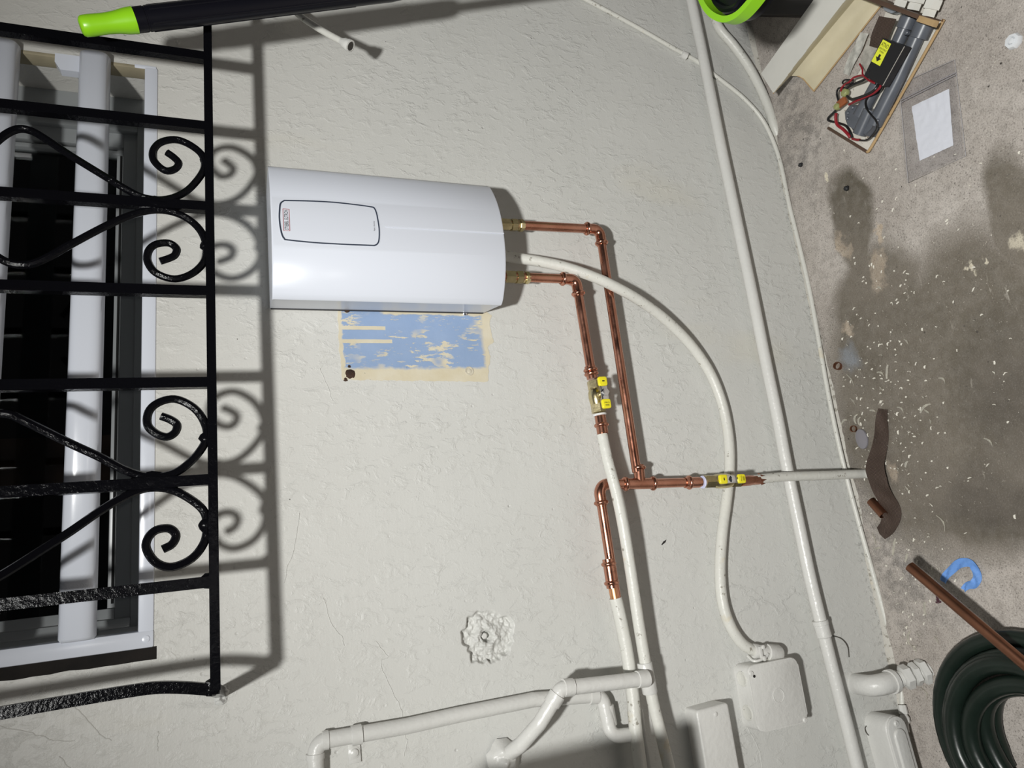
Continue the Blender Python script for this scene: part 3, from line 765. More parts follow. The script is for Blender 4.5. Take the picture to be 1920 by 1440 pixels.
for (u, v, u2, v2) in ((1208, 1242, 1219, 1300),):
    bm = B(); p_, q_ = at(u, v, .045), at(u2, v2, .043); lathe(bm, p_, q_ - p_, [(0, .0105), (.001, .0112), ((q_ - p_).length - .001, .0112), ((q_ - p_).length, .0105)], 18); obj('tee_sleeve', bm, PAINT, r2b)
r3b = thing('painted_riser_pipe', 'white painted pipe continuing below the bare copper end on the left', 'pipe', at(1165, 1180, .034))
tube('painted_length', smooth(path3([(1154, 1121, .034), (1161, 1150, .033), (1176, 1225, .031), (1186, 1300, .030), (1192, 1370, .030), (1205, 1470, .030)]), 6), .0098, PAINTC, r3b, 16)
bm = B(); pp = path3([(1148, 1090, .034), (1154, 1122, .034)]); sweep(bm, pp, [CR * 1.02, CR * 1.01], 16); obj('scraped_end', bm, mat_plain('bright_copper', (.80, .40, .20), .38, 1, var=.3, bs=200), r3b, 'bright sanded copper end')
# painted pipe into the floor below the lower valve
r4 = thing('painted_floor_pipe', 'white painted pipe from the lower ball valve down into the floor', 'pipe', at(1500, 893, .036))
tube('painted_length', smooth(path3([(1408, 900, .038), (1470, 894, .038), (1560, 891, .038), (1600, 889, .040)]) + [fl(1625, 888, .002) + Vector((0, .0, .008)), fl(1634, 888, .0)], 6), .0082, PAINTC, r4, 16)
bm = B(); q0 = at(1388, 902, .038); q1 = at(1426, 899, .038); dq = (q1 - q0)
sweep(bm, [q0, q0 + dq * .5, q0 + dq * .52, q0 + dq * .85, q1], [.0090, .0090, .0086, .0085, .0079], 16); obj('bare_end', bm, COPPER, r4, 'bare copper end with peeled ragged paint edge')
for k in range(7):
    bm = B(); a_ = k / 7 * 2 * math.pi; off = Vector((math.cos(a_), -abs(math.sin(a_)) * .9 - .1, 0)) * .0083
    c_ = q1 + off; bm.verts.new(c_ + Vector((.0025, 0, .004))); bm.verts.new(c_ + Vector((-.0025, 0, .004))); bm.verts.new(c_ + Vector((0, -.0003, -.006))); bm.verts.new(c_ + Vector((0, -.001, .002)))
    bm.verts.ensure_lookup_table(); v_ = bm.verts
    for f in ((0, 1, 3), (1, 2, 3), (2, 0, 3), (0, 2, 1)): bm.faces.new([v_[i] for i in f])
    obj('copper_sliver', bm, COPPER, r4)

# ------------------------------------------------------------------ WHITE CABLE from the heater to the junction box
cb_ = thing('flexible_conduit', 'white flexible cable curving from under the heater down to the junction box', 'cable', at(1300, 650, .02))
tube('cable_sheath', smooth(path3([(935, 478, .018), (970, 484, .022), (1010, 490, .030), (1060, 501, .040), (1110, 518, .050), (1150, 536, .053), (1195, 561, .047), (1245, 597, .034), (1292, 643, .022), (1330, 697, .014), (1354, 757, .011), (1366, 820, .010), (1368, 880, .010),
    (1362, 940, .010), (1354, 1000, .010), (1350, 1070, .010), (1355, 1130, .011), (1370, 1175, .012), (1392, 1207, .013), (1418, 1222, .014), (1440, 1228, .014)]), 6), .0090, PAINTC, cb_, 16)
cl = thing('cable_clamp', 'white painted two-screw cable clamp on top of the square junction box', 'clamp', at(1435, 1226, .02))
bm = B(); p_, q_ = at(1411, 1221, .014), at(1462, 1225, .014); d_ = q_ - p_; L_ = d_.length
lathe(bm, p_, d_, [(0, .0115), (.002, .0122), (.010, .0118), (.011, .0108), (L_ * .5, .0115), (L_ * .52, .0135), (L_ * .93, .0135), (L_, .0115)], 14); obj('clamp_body', bm, PAINT, cl)
for (u, v, s_) in ((1426, 1213, .0035), (1428, 1234, .0040)):
    bm = B(); lathe(bm, at(u, v, .022), (0, -1, 0), [(0, s_ * .7), (.004, s_ * .7), (.0042, s_), (.0075, s_), (.0085, s_ * .6)], 12); obj('screw_head', bm, PAINT, cl)
bm = B(); sweep(bm, smooth(path3([(1402, 1230, .012), (1412, 1239, .022), (1424, 1238, .027), (1436, 1232, .027), (1440, 1226, .026)]), 4), .0022, 8); obj('clamp_strap', bm, PAINT, cl)
bm = B(); box(bm, at(1427, 1224, .027), XA, YA, ZA, .019, .003, .006, .001); obj('clamp_bar', bm, PAINT, cl)

# junction box (square, round corners)
def wall_frame(px_pts, h):
    P = [at(u, v, h) for u, v in px_pts]; c = sum(P, Vector()) / 4
    return P, c
jb = thing('junction_box', 'square white painted junction box with rounded corners and a round mark', 'junction box', at(1458, 1306, 0))
P, c = wall_frame([(1401, 1250), (1491, 1232), (1519, 1352), (1424, 1375)], .036)
wx = ((P[0] - P[3]).length + (P[1] - P[2]).length) / 2; wz = ((P[0] - P[1]).length + (P[3] - P[2]).length) / 2
dz = ((P[0] - P[1]) + (P[3] - P[2])).normalized(); dx = -dz.cross(Vector((0, -1, 0))).normalized()
if dx.dot(P[0] - P[3]) < 0: dx = -dx
rr_ = rrect(wx, wz, .012, 6)
bm = B(); slab(bm, [Vector((c.x, 0, c.z)) + dx * x + dz * z for x, z in rr_], (0, -.031, 0), .001); obj('box_body', bm, PAINT, jb)
bm = B(); slab(bm, [Vector((c.x, -.0305, c.z)) + dx * x * 1.01 + dz * z * 1.01 for x, z in rr_], (0, -.0055, 0), .002, 3); lid = obj('box_lid', bm, PAINT, jb)
for (u, v) in ((1408, 1263), (1509, 1350)):
    bm = B(); lathe(bm, at(u, v, .0355), (0, -1, 0), [(0, .0042), (.0015, .0042), (.0025, .003)], 14); obj('screw_head', bm, PAINT, lid)
bm = B(); lathe(bm, at(1414, 1268, .0358), (0, -1, 0), [(0, .0024), (.0008, .0022)], 10); obj('screw_slot_hole', bm, INK, lid, 'small black open screw hole')
bm = B(); q = at(1460, 1304, .0362); sweep(bm, [q + Vector((math.cos(t / 20 * 2 * math.pi) * .0105, 0, math.sin(t / 20 * 2 * math.pi) * .0105)) for t in range(21)], .0006, 6, cap=False); obj('round_mark', bm, PAINT, lid)
for s_ in (-.028, .022):                       # knock-outs on the upper side of the box
    bm = B(); cc = Vector((c.x, -.0165, c.z)) + dx * s_ * -1 + dz * wz / 2
    lathe(bm, cc - dz * .0005, dz, [(0, .0120), (.0012, .0116), (.0016, .0105), (.0011, .0095)], 22); obj('knockout', bm, PAINTC, jb)

# rectangular box at the lower edge
b2 = thing('surface_box', 'oblong white painted surface box with one screw, left of the junction box', 'electrical box', at(1350, 1400, 0))
P = [at(1306, 1333, .032), at(1365, 1317, .032), at(1386, 1436, .032)]
dz2 = (P[0] - P[1]).normalized(); wz2 = (P[0] - P[1]).length; dx2 = (P[1] - P[2]).normalized(); Lx = .17
c = (P[0] + P[1]) / 2 - dx2 * Lx / 2
bm = B(); slab(bm, [Vector((c.x, 0, c.z)) + dx2 * x + dz2 * z for x, z in rrect(Lx, wz2, .005, 3)], (0, -.026, 0), .001); obj('box_body', bm, PAINT, b2)
bm = B(); slab(bm, [Vector((c.x, -.0255, c.z)) + dx2 * x * 1.0 + dz2 * z * 1.01 for x, z in rrect(Lx, wz2, .005, 3)], (0, -.0065, 0), .003, 3); l2 = obj('box_lid', bm, PAINT, b2)
bm = B(); lathe(bm, at(1341, 1339, .031), (0, -1, 0), [(0, .0035), (.0018, .0035), (.0026, .0024)], 14); obj('screw_head', bm, PAINT, l2)

# ------------------------------------------------------------------ CONDUIT along the foot of the wall
cd = thing('rigid_conduit', 'thick white painted conduit running the whole wall above the floor', 'conduit', at(1470, 860, 0))
cpx = [(1283, -60), (1296, 0), (1313, 80), (1329, 160), (1351, 270), (1370, 360), (1390, 455), (1412, 560), (1436, 680), (1458, 785), (1475, 875), (1497, 980), (1518, 1080), (1541, 1175), (1566, 1275), (1588, 1360), (1608, 1440), (1632, 1530)]
tube('conduit_length', smooth(path3([(a, b_, .0165) for a, b_ in cpx]), 4), .0105, PAINT, cd, 18)
bm = B(); p_, q_ = at(1537, 1163, .0165), at(1546, 1195, .0165); L_ = (q_ - p_).length
lathe(bm, p_, q_ - p_, [(0, .0110), (.0005, .0132), (.007, .0132), (.0075, .0124), (L_ - .001, .0124), (L_, .011)], 20); obj('conduit_coupling', bm, PAINT, cd)

tw = thing('thin_cable', 'thin white cable crossing behind the conduit and following the skirting', 'cable', at(1450, 265, 0))
tube('cable_sheath', smooth(path3([(1050, -28, .006), (1104, 2, .006), (1160, 32, .006), (1212, 61, .006), (1262, 90, .006), (1290, 105, .003), (1310, 117, .0015), (1340, 141, .004), (1390, 180, .006), (1425, 218, .006), (1447, 258, .006), (1464, 308, .006), (1480, 385, .006),
     (1499, 462, .006), (1521, 560, .006), (1553, 738, .006), (1579, 860, .006), (1606, 965, .006), (1637, 1075, .006), (1662, 1165, .006), (1683, 1235, .006), (1690, 1290, .006), (1692, 1330, .006), (1698, 1352, .008)]), 5), .0043, PAINTC, tw, 12)
bm = B(); p_ = at(1278, 101, .006); lathe(bm, p_, at(1292, 108, .006) - p_, [(0, .005), (.001, .0075), (.012, .0080), (.013, .005)], 12); obj('cable_joint', bm, PAINT, tw)
bm = B(); p_ = at(1691, 1322, .012); q_ = at(1700, 1366, .016); lathe(bm, p_, q_ - p_, [(0, .0070), (.014, .0075), (.0145, .0055), (.020, .0085), (.026, .0085), (.030, .0045), (.042, .0035)], 8); obj('cable_connector', bm, PAINT, tw, 'painted connector cone at the cable end')
wp = tube('bent_pipe', smooth(path3([(1322, -70, .012), (1330, -12, .011), (1345, 46, .010), (1375, 84, .010), (1402, 122, .010), (1424, 162, .010), (1440, 200, .009), (1452, 238, .007), (1462, 262, .002)]), 6), .0095, PAINTC, n=14)
tag(wp, 'bent white painted pipe diving into the floor behind the lime green loop', 'pipe')

# hanging cable with connector at the top
hc = thing('hanging_cable', 'short white cable end with a connector sticking out beneath the black pole', 'cable', at(560, 28, .03))
hp = smooth([at(530, -22, .0), at(540, 2, .022), at(558, 26, .045), at(600, 55, .07), at(645, 80, .09)], 6)
tube('cable_sheath', hp, .0050, PAINTC, hc, 12)
bm = B(); d_ = (hp[-1] - hp[-4]).normalized(); lathe(bm, hp[-1] - d_ * .006, d_, [(0, .0052), (.004, .0062), (.008, .0082), (.0145, .0085), (.015, .0094), (.0195, .0094), (.020, .0070), (.0165, .0066)], 12); obj('connector', bm, PAINT, hc)
bm = B(); lathe(bm, hp[-1] + d_ * .0120, d_, [(0, .0066), (.0015, .0066)], 12); obj('connector_bore', bm, mat_plain('dark_bore', (.04, .035, .03), .7), hc, 'dark open bore')

# ------------------------------------------------------------------ PVC pipes at the lower left
PR = .0100
def pvc(name, label, pts, rad, sleeves, origin):
    t = thing(name, label, 'pipe', origin)
    tube('pipe_length', pts, rad, PAINT, t, 18)
    for (a_, b_, k) in sleeves:
        bm = B(); L_ = (b_ - a_).length; lathe(bm, a_, b_ - a_, [(0, rad), (.0003, rad * k), (L_ - .0003, rad * k), (L_, rad)], 18); obj('socket_sleeve', bm, PAINT, t)
    return t
def rounded(P, rad, k=8):
    out = [P[0]]
    for i in range(1, len(P) - 1):
        out += bend_path(P[i - 1], P[i], P[i + 1], rad, k)[2]
    return out + [P[-1]]
hb = .013
PB = [at(593, 1500, hb), at(591, 1391, hb), at(760, 1362, hb), at(860, 1340, hb), at(1000, 1312, hb), at(1129, 1303, hb), at(1146, 1381, hb + .006), at(1190, 1377, hb + .012)]
pvc('drain_pipe', 'white painted pipe running under the strap to elbows at the lower left', rounded(PB, .015), PR, [(at(1104, 1305, hb), at(1120, 1304, hb), 1.16), (at(1136, 1322, hb), at(1143, 1360, hb), 1.14), (at(616, 1387, hb), at(604, 1389, hb), 1.14), (at(591, 1412, hb), at(591, 1424, hb), 1.14)], at(860, 1340, 0))
ha = .070
PA = [at(1214, 1272, .058), at(1052, 1291, .062), at(1012, 1356, .050), at(975, 1398, .030), at(938, 1424, .004)]
pvc('branch_pipe', 'white painted branch pipe standing proud from the tee and angling to the wall', rounded(PA, .012), .0102, [(at(1214, 1272, .058), at(1194, 1274, .0585), 1.15), (at(1074, 1288, .0615), at(1056, 1290, .062), 1.15), (at(1046, 1301, .0605), at(1034, 1320, .057), 1.15)], at(1120, 1282, 0))
bm = B(); q = at(944, 1420, .004); lump(bm, q, .024, .022, 3, 1.0); tg = obj('mortar_blob', bm, PAINT, wall, 'painted mortar lump round the branch pipe', sharp=80)
st = thing('pipe_strap', 'white painted saddle strap with a screw holding the drain pipe', 'strap', at(667, 1380, 0))
q0 = at(659, 1380, hb); q1 = at(678, 1376, hb)
bm = B(); lathe(bm, q0, q1 - q0, [(0, .0108), (.0002, .0122), ((q1 - q0).length, .0122), ((q1 - q0).length + .0002, .0108)], 20); obj('saddle', bm, PAINT, st)
bm = B(); box(bm, at(664, 1404, .002), XA, YA, ZA, .034, .003, .016, .001); obj('strap_tab', bm, PAINT, st)
bm = B(); lathe(bm, at(664, 1411, .003), (0, -1, 0), [(0, .0078), (.001, .0078), (.0022, .0050), (.0038, .0050), (.005, .003)], 16); obj('screw_head', bm, PAINT, st)
# second thin pipe beside the riser at the bottom edge
t2 = tube('painted_side_pipe', smooth(path3([(1165, 1388, .012), (1205, 1372, .014), (1232, 1330, .014)][:0] + [(1196, 1330, .010), (1204, 1390, .010), (1216, 1480, .010)]), 6), .0075, PAINT, n=14)
tag(t2, 'thin white painted pipe squeezed behind the two supply pipes at the bottom', 'pipe')

# ------------------------------------------------------------------ GAS / WATER ELBOW at the wall foot, and the conduit body
ge = thing('pipe_elbow', 'big white painted screwed elbow coming out of the wall with hex nuts', 'pipe fitting', at(1597, 1276, 0))
g0 = at(1604, 1282, .0); g1 = at(1604, 1281, .040); g2 = at(1655, 1272, .040); fp = fl(1738, 1257, .0)
g2 = Vector((g0.x + .003, -.046, g1.z - .018)); ge_end = fp
gp = [g0 + Vector((0, .004, .0)), g0 + Vector((0, -.018, 0)), g0 + Vector((.000, -.031, -.003)), g0 + Vector((.001, -.040, -.011)), g0 + Vector((.002, -.044, -.021)), g0 + Vector((.003, -.045, -.034))]
tube('elbow_body', smooth(gp, 6), .0170, PAINT, ge, 18)
d_ = (gp[-1] - gp[-2]).normalized(); q = gp[-1]
bm = B(); lathe(bm, q - d_ * .004, d_, [(0, .0165), (.0005, .0195), (.008, .0195), (.009, .014), (.012, .0135), (.013, .0148), (.017, .0148), (.018, .0128)], 20); obj('elbow_collar', bm, PAINT, ge)
e = Vector((fp.x, fp.y, 0)); d2 = e - (q + d_ * .006); L_ = d2.length
bm = B(); lathe(bm, q + d_ * .006, d2, [(0, .0125), (L_ + .004, .0125)], 16); obj('nipple', bm, PAINT, ge)
for (f0, f1, r_, ph) in ((.24, .52, .0200, .1), (.54, .74, .0192, .35), (.77, 1.0, .0210, .0)):
    bm = B(); a_ = q + d_ * .006 + d2 * f0; w_ = L_ * (f1 - f0)
    lathe(bm, a_, d2, [(0, r_ * .82), (w_ * .18, r_), (w_ * .82, r_), (w_, r_ * .82)], 6, ph); obj('hex_nut', bm, PAINT, ge)

cbx = thing('conduit_body', 'oval white painted conduit outlet body with a raised oval cover', 'conduit body', at(1675, 1400, 0))
def capsule(a_, b_, r_, k=8):
    d = (b_ - a_).normalized(); s = d.cross(Vector((0, -1, 0))).normalized(); out = []
    for (c_, sg) in ((b_, 1), (a_, -1)):
        for i in range(k + 1):
            t = -math.pi / 2 + math.pi * i / k; out.append(c_ + (d * math.cos(t) + s * math.sin(t)) * r_ * sg)
    return out
ca = at(1686, 1369, .050); cbb = at(1720, 1490, .050)
ax = (ca - cbb).normalized(); 
A0 = Vector((ca.x, 0, ca.z)); B0 = Vector((cbb.x, 0, cbb.z))
bm = B(); slab(bm, capsule(B0, A0, .0215, 8), (0, -.044, 0), .003, 3); obj('body', bm, PAINT, cbx)
bm = B(); slab(bm, [p + Vector((0, -.0435, 0)) for p in capsule(B0, A0, .0205, 8)], (0, -.004, 0), .0012); cvr = obj('cover_plate', bm, PAINT, cbx)
bm = B(); slab(bm, [p + Vector((0, -.047, 0)) for p in capsule(B0, A0 - ax * .010, .0125, 8)], (0, -.004, 0), .003, 3); obj('raised_panel', bm, PAINT, cvr)
bm = B(); lathe(bm, Vector((A0.x, -.047, A0.z)) + ax * .010, (0, -1, 0), [(0, .005), (.0015, .005), (.003, .0035)], 14); obj('screw_head', bm, PAINT, cvr)
# thin wires of dried sealant by the conduit
for i, (pl, lb) in enumerate((([(1562, 1192, .001), (1578, 1198, .003), (1589, 1212, .004), (1592, 1232, .001)], 'thin dark curled wire on the wall above the big elbow'), ([(1628, 1356, .001), (1622, 1366, .004), (1626, 1376, .004), (1636, 1383, .002)], 'tiny dark curled wire beside the oval conduit body'))):
    w_ = tube('wire_curl', smooth(path3(pl), 6), .0008, mat_plain('dark_wire', (.06, .055, .045), .6), n=6); tag(w_, lb, 'wire')

# screws left in the blue patch, insect speck
for (u, v, mt, lb) in ((650, 582, RUST, 'rusty screw at the patch corner nearest the heater top'), (871, 588, CHROME, 'bright bolt head at the lower heater edge')):
    bm = B(); lathe(bm, at(u, v, -.0006), (0, -1, 0), [(0, .0062), (.0008, .0062), (.0010, .0042), (.004, .0042), (.0052, .0025)], 12); s_ = obj('screw', bm, mt); tag(s_, lb, 'screw', 'screws in the bare patch')
bm = B(); slab(bm, [at(1240, 1021, .0), at(1244, 1015, .0), at(1249, 1012, .0), at(1247, 1017, .0), at(1241, 1022, .0)], (0, -.001, 0)); s_ = obj('moth', bm, INK); tag(s_, 'small dark speck of an insect on the wall below the tee', 'insect')

# ------------------------------------------------------------------ LEANING GARDEN TOOL
p0 = at(150, 50, .180); p1 = at(640, -8, .185); dt = (p1 - p0).normalized()
tl = thing('garden_tool', 'black garden tool with lime green grip end and looped lime handle, leaning at the right', 'garden tool', p0 + dt * .95)
bm = B(); lathe(bm, p0, dt, [(0, .0075), (.0015, .0105), (.004, .0122), (.012, .0126), (.028, .0120), (.040, .0128), (.052, .0150), (.062, .0158)], 24)
for v in bm.verts:                     # the grip end is cut slanting under the black sleeve
    pass
obj('grip_end', bm, LIME, tl, 'lime green flared grip end')
bm = B(); lathe(bm, p0 + dt * .056, dt, [(0, .0140), (.001, .0150), (.018, .0152), (.0185, .0146), (.020, .0146), (.0205, .0152), (.200, .0155), (.325, .0158), (.350, .0160), (.368, .0145), (.370, .011)], 28); sl = obj('black_sleeve', bm, RUBBER, tl, 'black ribbed rubber sleeve')
for k in range(6):
    bm = B(); a_ = k / 6 * 2 * math.pi; up = Vector((0, 1, 0)); s1 = (up - up.dot(dt) * dt).normalized(); s2 = dt.cross(s1); o_ = (s1 * math.cos(a_) + s2 * math.sin(a_)) * .0149
    sweep(bm, [p0 + dt * .08 + o_, p0 + dt * .350 + o_ * 1.03], .0011, 6); obj('grip_rib', bm, RUBBER, sl)
bm = B(); lathe(bm, p0 + dt * .365, dt, [(0, .0085), (.52, .0085)], 20); obj('pole', bm, mat_plain('grey_metal_tube', (.36, .34, .31), .35, .8), tl, 'grey metal tube')
LH = .38
lpx = [(1318, -60), (1316, -30), (1320, -8), (1330, 14), (1345, 30), (1366, 38), (1388, 31), (1408, 12), (1428, -14), (1452, -50)]
lp = smooth([fl(u, v, LH) for u, v in lpx], 6)
bm = B(); sweep(bm, lp, 1, flat=(.0045, .010), up=ZA); obj('loop_handle', bm, LIME, tl, 'lime green rim loop')
bm = B(); slab(bm, [q + Vector((0, 0, -.035)) for q in smooth([fl(u, v, LH) for u, v in [(1322, -60), (1322, -20), (1331, 6), (1347, 26), (1366, 32), (1386, 24), (1404, 4), (1440, -55)]], 4)], (0, 0, .022), .004)
obj('dark_insert', bm, RUBBER, tl)
bm = B(); sweep(bm, smooth([fl(u, v, LH - .012) for u, v in [(1335, -40), (1338, 0), (1352, 14), (1368, 18), (1386, 8), (1404, -30)]], 5), .006, 8); obj('inner_grip', bm, RUBBER, tl)
bm = B(); bc = fl(1440, -150, .34); box(bm, bc, XA, YA, ZA, .09, .11, .09, .02, 4); obj('motor_housing', bm, RUBBER, tl)
bm = B(); sweep(bm, [p0 + dt * .88, bc], .013, 12); obj('pole_socket', bm, RUBBER, tl)
bm = B(); sweep(bm, [bc, fl(1372, -30, .352)], .022, 12); obj('neck', bm, RUBBER, tl)
bm = B(); slab(bm, [fl(u, v, .03) + Vector((0, 0, -.03)) for u, v in ((1396, -60), (1396, 27), (1526, 29), (1570, -60))], (0, 0, .03), .004); obj('base_shoe', bm, mat_plain('charcoal_plastic', (.022, .020, .020), .45), tl)
bm = B(); q = fl(1500, -52, .028); sweep(bm, [q, Vector((bc.x, bc.y, bc.z - .03))], .010, 12); obj('support_post', bm, RUBBER, tl)

# ------------------------------------------------------------------ FLOOR OBJECTS
# green hose coil with many loops
HO = .0132; hcx, hcy = -.345, -.258
GREENH = mat_plain('dark_green_hose', (.009, .016, .012), .30, spec=.35, bump=.12, bs=150, var=.2)
pts = []; turns = [(.167, .0133), (.158, .036), (.150, .0133), (.142, .056), (.126, .040), (.116, .062), (.098, .050), (.091, .030), (.084, .0133)]
K = 48
for i in range(len(turns) - 1):
    for k in range(K):
        t = k / K; r_ = turns[i][0] * (1 - t) + turns[i + 1][0] * t; z_ = turns[i][1] * (1 - t) + turns[i + 1][1] * t
        a_ = 2 * math.pi * t + 2.6
        ox = .006 * math.sin(i * 2.1); oy = .006 * math.cos(i * 1.7)
        r_ += .004 * math.sin(3 * a_ + i * 1.9) * (0 if i == 0 else 1)
        pts.append(Vector((hcx + ox + r_ * math.cos(a_), hcy + oy + r_ * math.sin(a_), max(HO, z_ + .003 * math.sin(2 * a_ + i)))))
ps = []
for i in range(len(pts)):                # relax the little jumps between turns
    lo, hi = max(0, i - 5), min(len(pts), i + 6); ps.append(sum(pts[lo:hi], Vector()) / (hi - lo))
ho = tube('garden_hose', ps, HO, GREENH, n=16); tag(ho, 'coiled dark green garden hose lying on the concrete', 'hose')

def ring_tube(name, p, q, r, wall_t, mat, label, cat, group=None):
    bm = B(); d = (q - p); L_ = d.length; lathe_prof = [(0, r - wall_t), (0, r), (L_, r), (L_, r - wall_t)]
    d = d.normalized(); up = Vector((0, 0, 1)) if abs(d.z) < .8 else Vector((1, 0, 0)); a_ = (up - up.dot(d) * d).normalized(); b_ = d.cross(a_); n = 20
    rings = [[bm.verts.new(p + d * s + (a_ * math.cos(2 * math.pi * j / n) + b_ * math.sin(2 * math.pi * j / n)) * rr) for j in range(n)] for s, rr in lathe_prof]
    for i in range(4):
        for j in range(n): bm.faces.new((rings[i][j], rings[i][(j + 1) % n], rings[(i + 1) % 4][(j + 1) % n], rings[(i + 1) % 4][j]))
    o = obj(name, bm, mat); tag(o, label, cat, group); return o
OLDCU = mat_plain('dull_copper', (.33, .155, .095), .38, 1, var=.3, bs=60)
ring_tube('copper_tube', fl(1706, 1062, .095), fl(1960, 1278, .088), .0082, .0012, OLDCU, 'long dull copper tube lying across the green hose coil', 'pipe')
ring_tube('copper_offcut', fl(1633, 939, .0085), fl(1657, 966, .0085), .0080, .0010, OLDCU, 'short copper tube offcut on the brown mesh strip', 'offcut')
ring_tube('copper_ring', fl(1573, 687, .0005), fl(1573, 687, .0005) + Vector((.001, -.002, .0075)), .0075, .0010, OLDCU, 'thin copper ring on the floor, the one nearer the peeled tan spots', 'offcut', 'copper rings cut off a tube')
ring_tube('copper_ring', fl(1602, 804, .0005), fl(1602, 804, .0005) + Vector((0, -.001, .0050)), .0062, .0010, OLDCU, 'thin copper ring on the floor right beside the clear oval disc', 'offcut', 'copper rings cut off a tube')
bm = B(); c = fl(1617, 823, .0015)
slab(bm, [c + Vector((.0185 * math.cos(a_ / 12 * math.pi), .0125 * math.sin(a_ / 12 * math.pi), 0)) for a_ in range(24)], (0, 0, .0035), .001)
def mat_clear(name, tint, alpha, rough=.12):
    m, nt, b = base(name, tint, rough, 0, .5); b.inputs['Alpha'].default_value = alpha; return m
o = obj('plastic_disc', bm, mat_plain('frosted_plastic', (.22, .21, .23), .35)); tag(o, 'frosted grey oval plastic disc on the floor by a copper ring', 'disc')
bm = B(); c = fl(1903, 78, .0); lathe(bm, c, (0, 0, 1), [(0, .0115), (.004, .0118), (.008, .0100), (.0085, .0060), (.006, .0055), (.009, .004), (.0095, .002)], 8)  # small milky octagonal plastic cap lying on the floor
o = obj('plastic_cap', bm, mat_plain('milky_plastic', (.72, .74, .76), .25)); tag(o, 'milky white octagonal plastic cap near the top right of the floor', 'plastic cap')

# brown abrasive mesh strips
def mat_mesh():
    m, nt, b = base('abrasive_mesh', (.075, .045, .032), .7); g = N(nt)
    co = g.mapping(rot=(0, 0, .45))
    sx = g.node('ShaderNodeSeparateXYZ'); g.link(co, sx.inputs[0])
    wx_ = g.math('SINE', g.math('MULTIPLY', sx.outputs[0], 2800)); wy_ = g.math('SINE', g.math('MULTIPLY', sx.outputs[1], 2800))
    k = g.math('MULTIPLY', g.ramp(wx_, .2, .8), g.ramp(wy_, .2, .8))
    col = g.mix(k, (.050, .030, .022), (.20, .155, .12)); g.link(col, b.inputs['Base Color'])
    al = g.ramp(g.noise(30, 2), .35, .62, .80, .97); g.link(al, b.inputs['Alpha'])
    g.bump(b, k, .6, .0006); return m
MESH = mat_mesh()
def ribbon(name, cen, w, mat, parent=None, thick=.0006, wob=.002):
    bm = B(); P = smooth(cen, 6); n = len(P); V = []; wl = w if isinstance(w, list) else [w] * len(cen)
    for i in range(n):
        a_, b_ = P[max(0, i - 1)], P[min(n - 1, i + 1)]; d = (b_ - a_).normalized(); s = d.cross(Vector((0, 0, 1))).normalized()
        f = i / (n - 1) * (len(wl) - 1); k = int(min(f, len(wl) - 2)); ww = wl[k] * (1 - (f - k)) + wl[k + 1] * (f - k)
        V.append([[bm.verts.new(P[i] + s * ww * (t - .5) + Vector((0, 0, zz + wob * (1 + math.sin(t * 6 + i * .5)) * .5))) for t in (0, .25, .5, .75, 1)] for zz in (0, thick)])
    for i in range(n - 1):
        for j in range(4):
            bm.faces.new((V[i][1][j], V[i][1][j + 1], V[i + 1][1][j + 1], V[i + 1][1][j])); bm.faces.new((V[i][0][j], V[i + 1][0][j], V[i + 1][0][j + 1], V[i][0][j + 1]))
        for j in (0, 4): bm.faces.new((V[i][0][j], V[i][1][j], V[i + 1][1][j], V[i + 1][0][j]))
    for i in (0, n - 1):
        for j in range(4): bm.faces.new((V[i][0][j], V[i][0][j + 1], V[i][1][j + 1], V[i][1][j]))
    return obj(name, bm, mat, parent)
o = ribbon('abrasive_strip', [fl(1657, 767, .001), fl(1655, 800, .001), fl(1650, 840, .001), fl(1643, 880, .0125), fl(1648, 905, .0125), fl(1664, 935, .002), fl(1674, 962, .001), fl(1668, 984, .001), fl(1652, 1000, .001)], [.020, .027, .033, .040, .038, .036, .036, .032, .024], MESH, wob=.004)
tag(o, 'long brown abrasive mesh strip draped over the foot of the painted pipe', 'strip')
# blue tape curl
BLUE = mat_plain('blue_masking_tape', (.145, .32, .72), .6, var=.15, bs=120)
o = ribbon('masking_tape', [fl(u, v, .002) for u, v in ((1769, 1090), (1778, 1076), (1790, 1064), (1805, 1055), (1820, 1056), (1830, 1066), (1833, 1084), (1828, 1095), (1815, 1098), (1808, 1106))], [.011, .012, .013, .014, .0125, .013, .014, .013, .011, .008], BLUE, wob=.003)
tag(o, 'curled strip of blue masking tape beside the long copper tube', 'tape')

# clear zip bag with a folded white paper
def quad(P, nu, nv, fz):
    bm = B()
    def fn(s, t):
        p = (P[0] * (1 - s) + P[1] * s) * (1 - t) + (P[3] * (1 - s) + P[2] * s) * t; return p + Vector((0, 0, fz(s, t)))
    grid(bm, fn, nu, nv); return bm
def mat_film():
    m = bpy.data.materials.new('clear_film'); m.use_nodes = True; nt = m.node_tree; nt.nodes.clear(); g = N(nt)
    o = g.node('ShaderNodeOutputMaterial'); t = g.node('ShaderNodeBsdfTransparent'); t.inputs[0].default_value = (.95, .95, .96, 1)
    gl = g.node('ShaderNodeBsdfGlossy'); gl.inputs['Roughness'].default_value = .12
    bp = g.node('ShaderNodeBump'); g.link(g.noise(45, 4, .6, dist=1.0), bp.inputs['Height']); bp.inputs['Strength'].default_value = .6; bp.inputs['Distance'].default_value = .004
    g.link(bp.outputs[0], gl.inputs['Normal'])
    mx = g.node('ShaderNodeMixShader'); mx.inputs[0].default_value = .06
    g.link(t.outputs[0], mx.inputs[1]); g.link(gl.outputs[0], mx.inputs[2]); g.link(mx.outputs[0], o.inputs[0]); return m
FILM = mat_film()
bag = thing('zip_bag', 'clear plastic zip bag lying flat on the concrete', 'bag', fl(1750, 230))
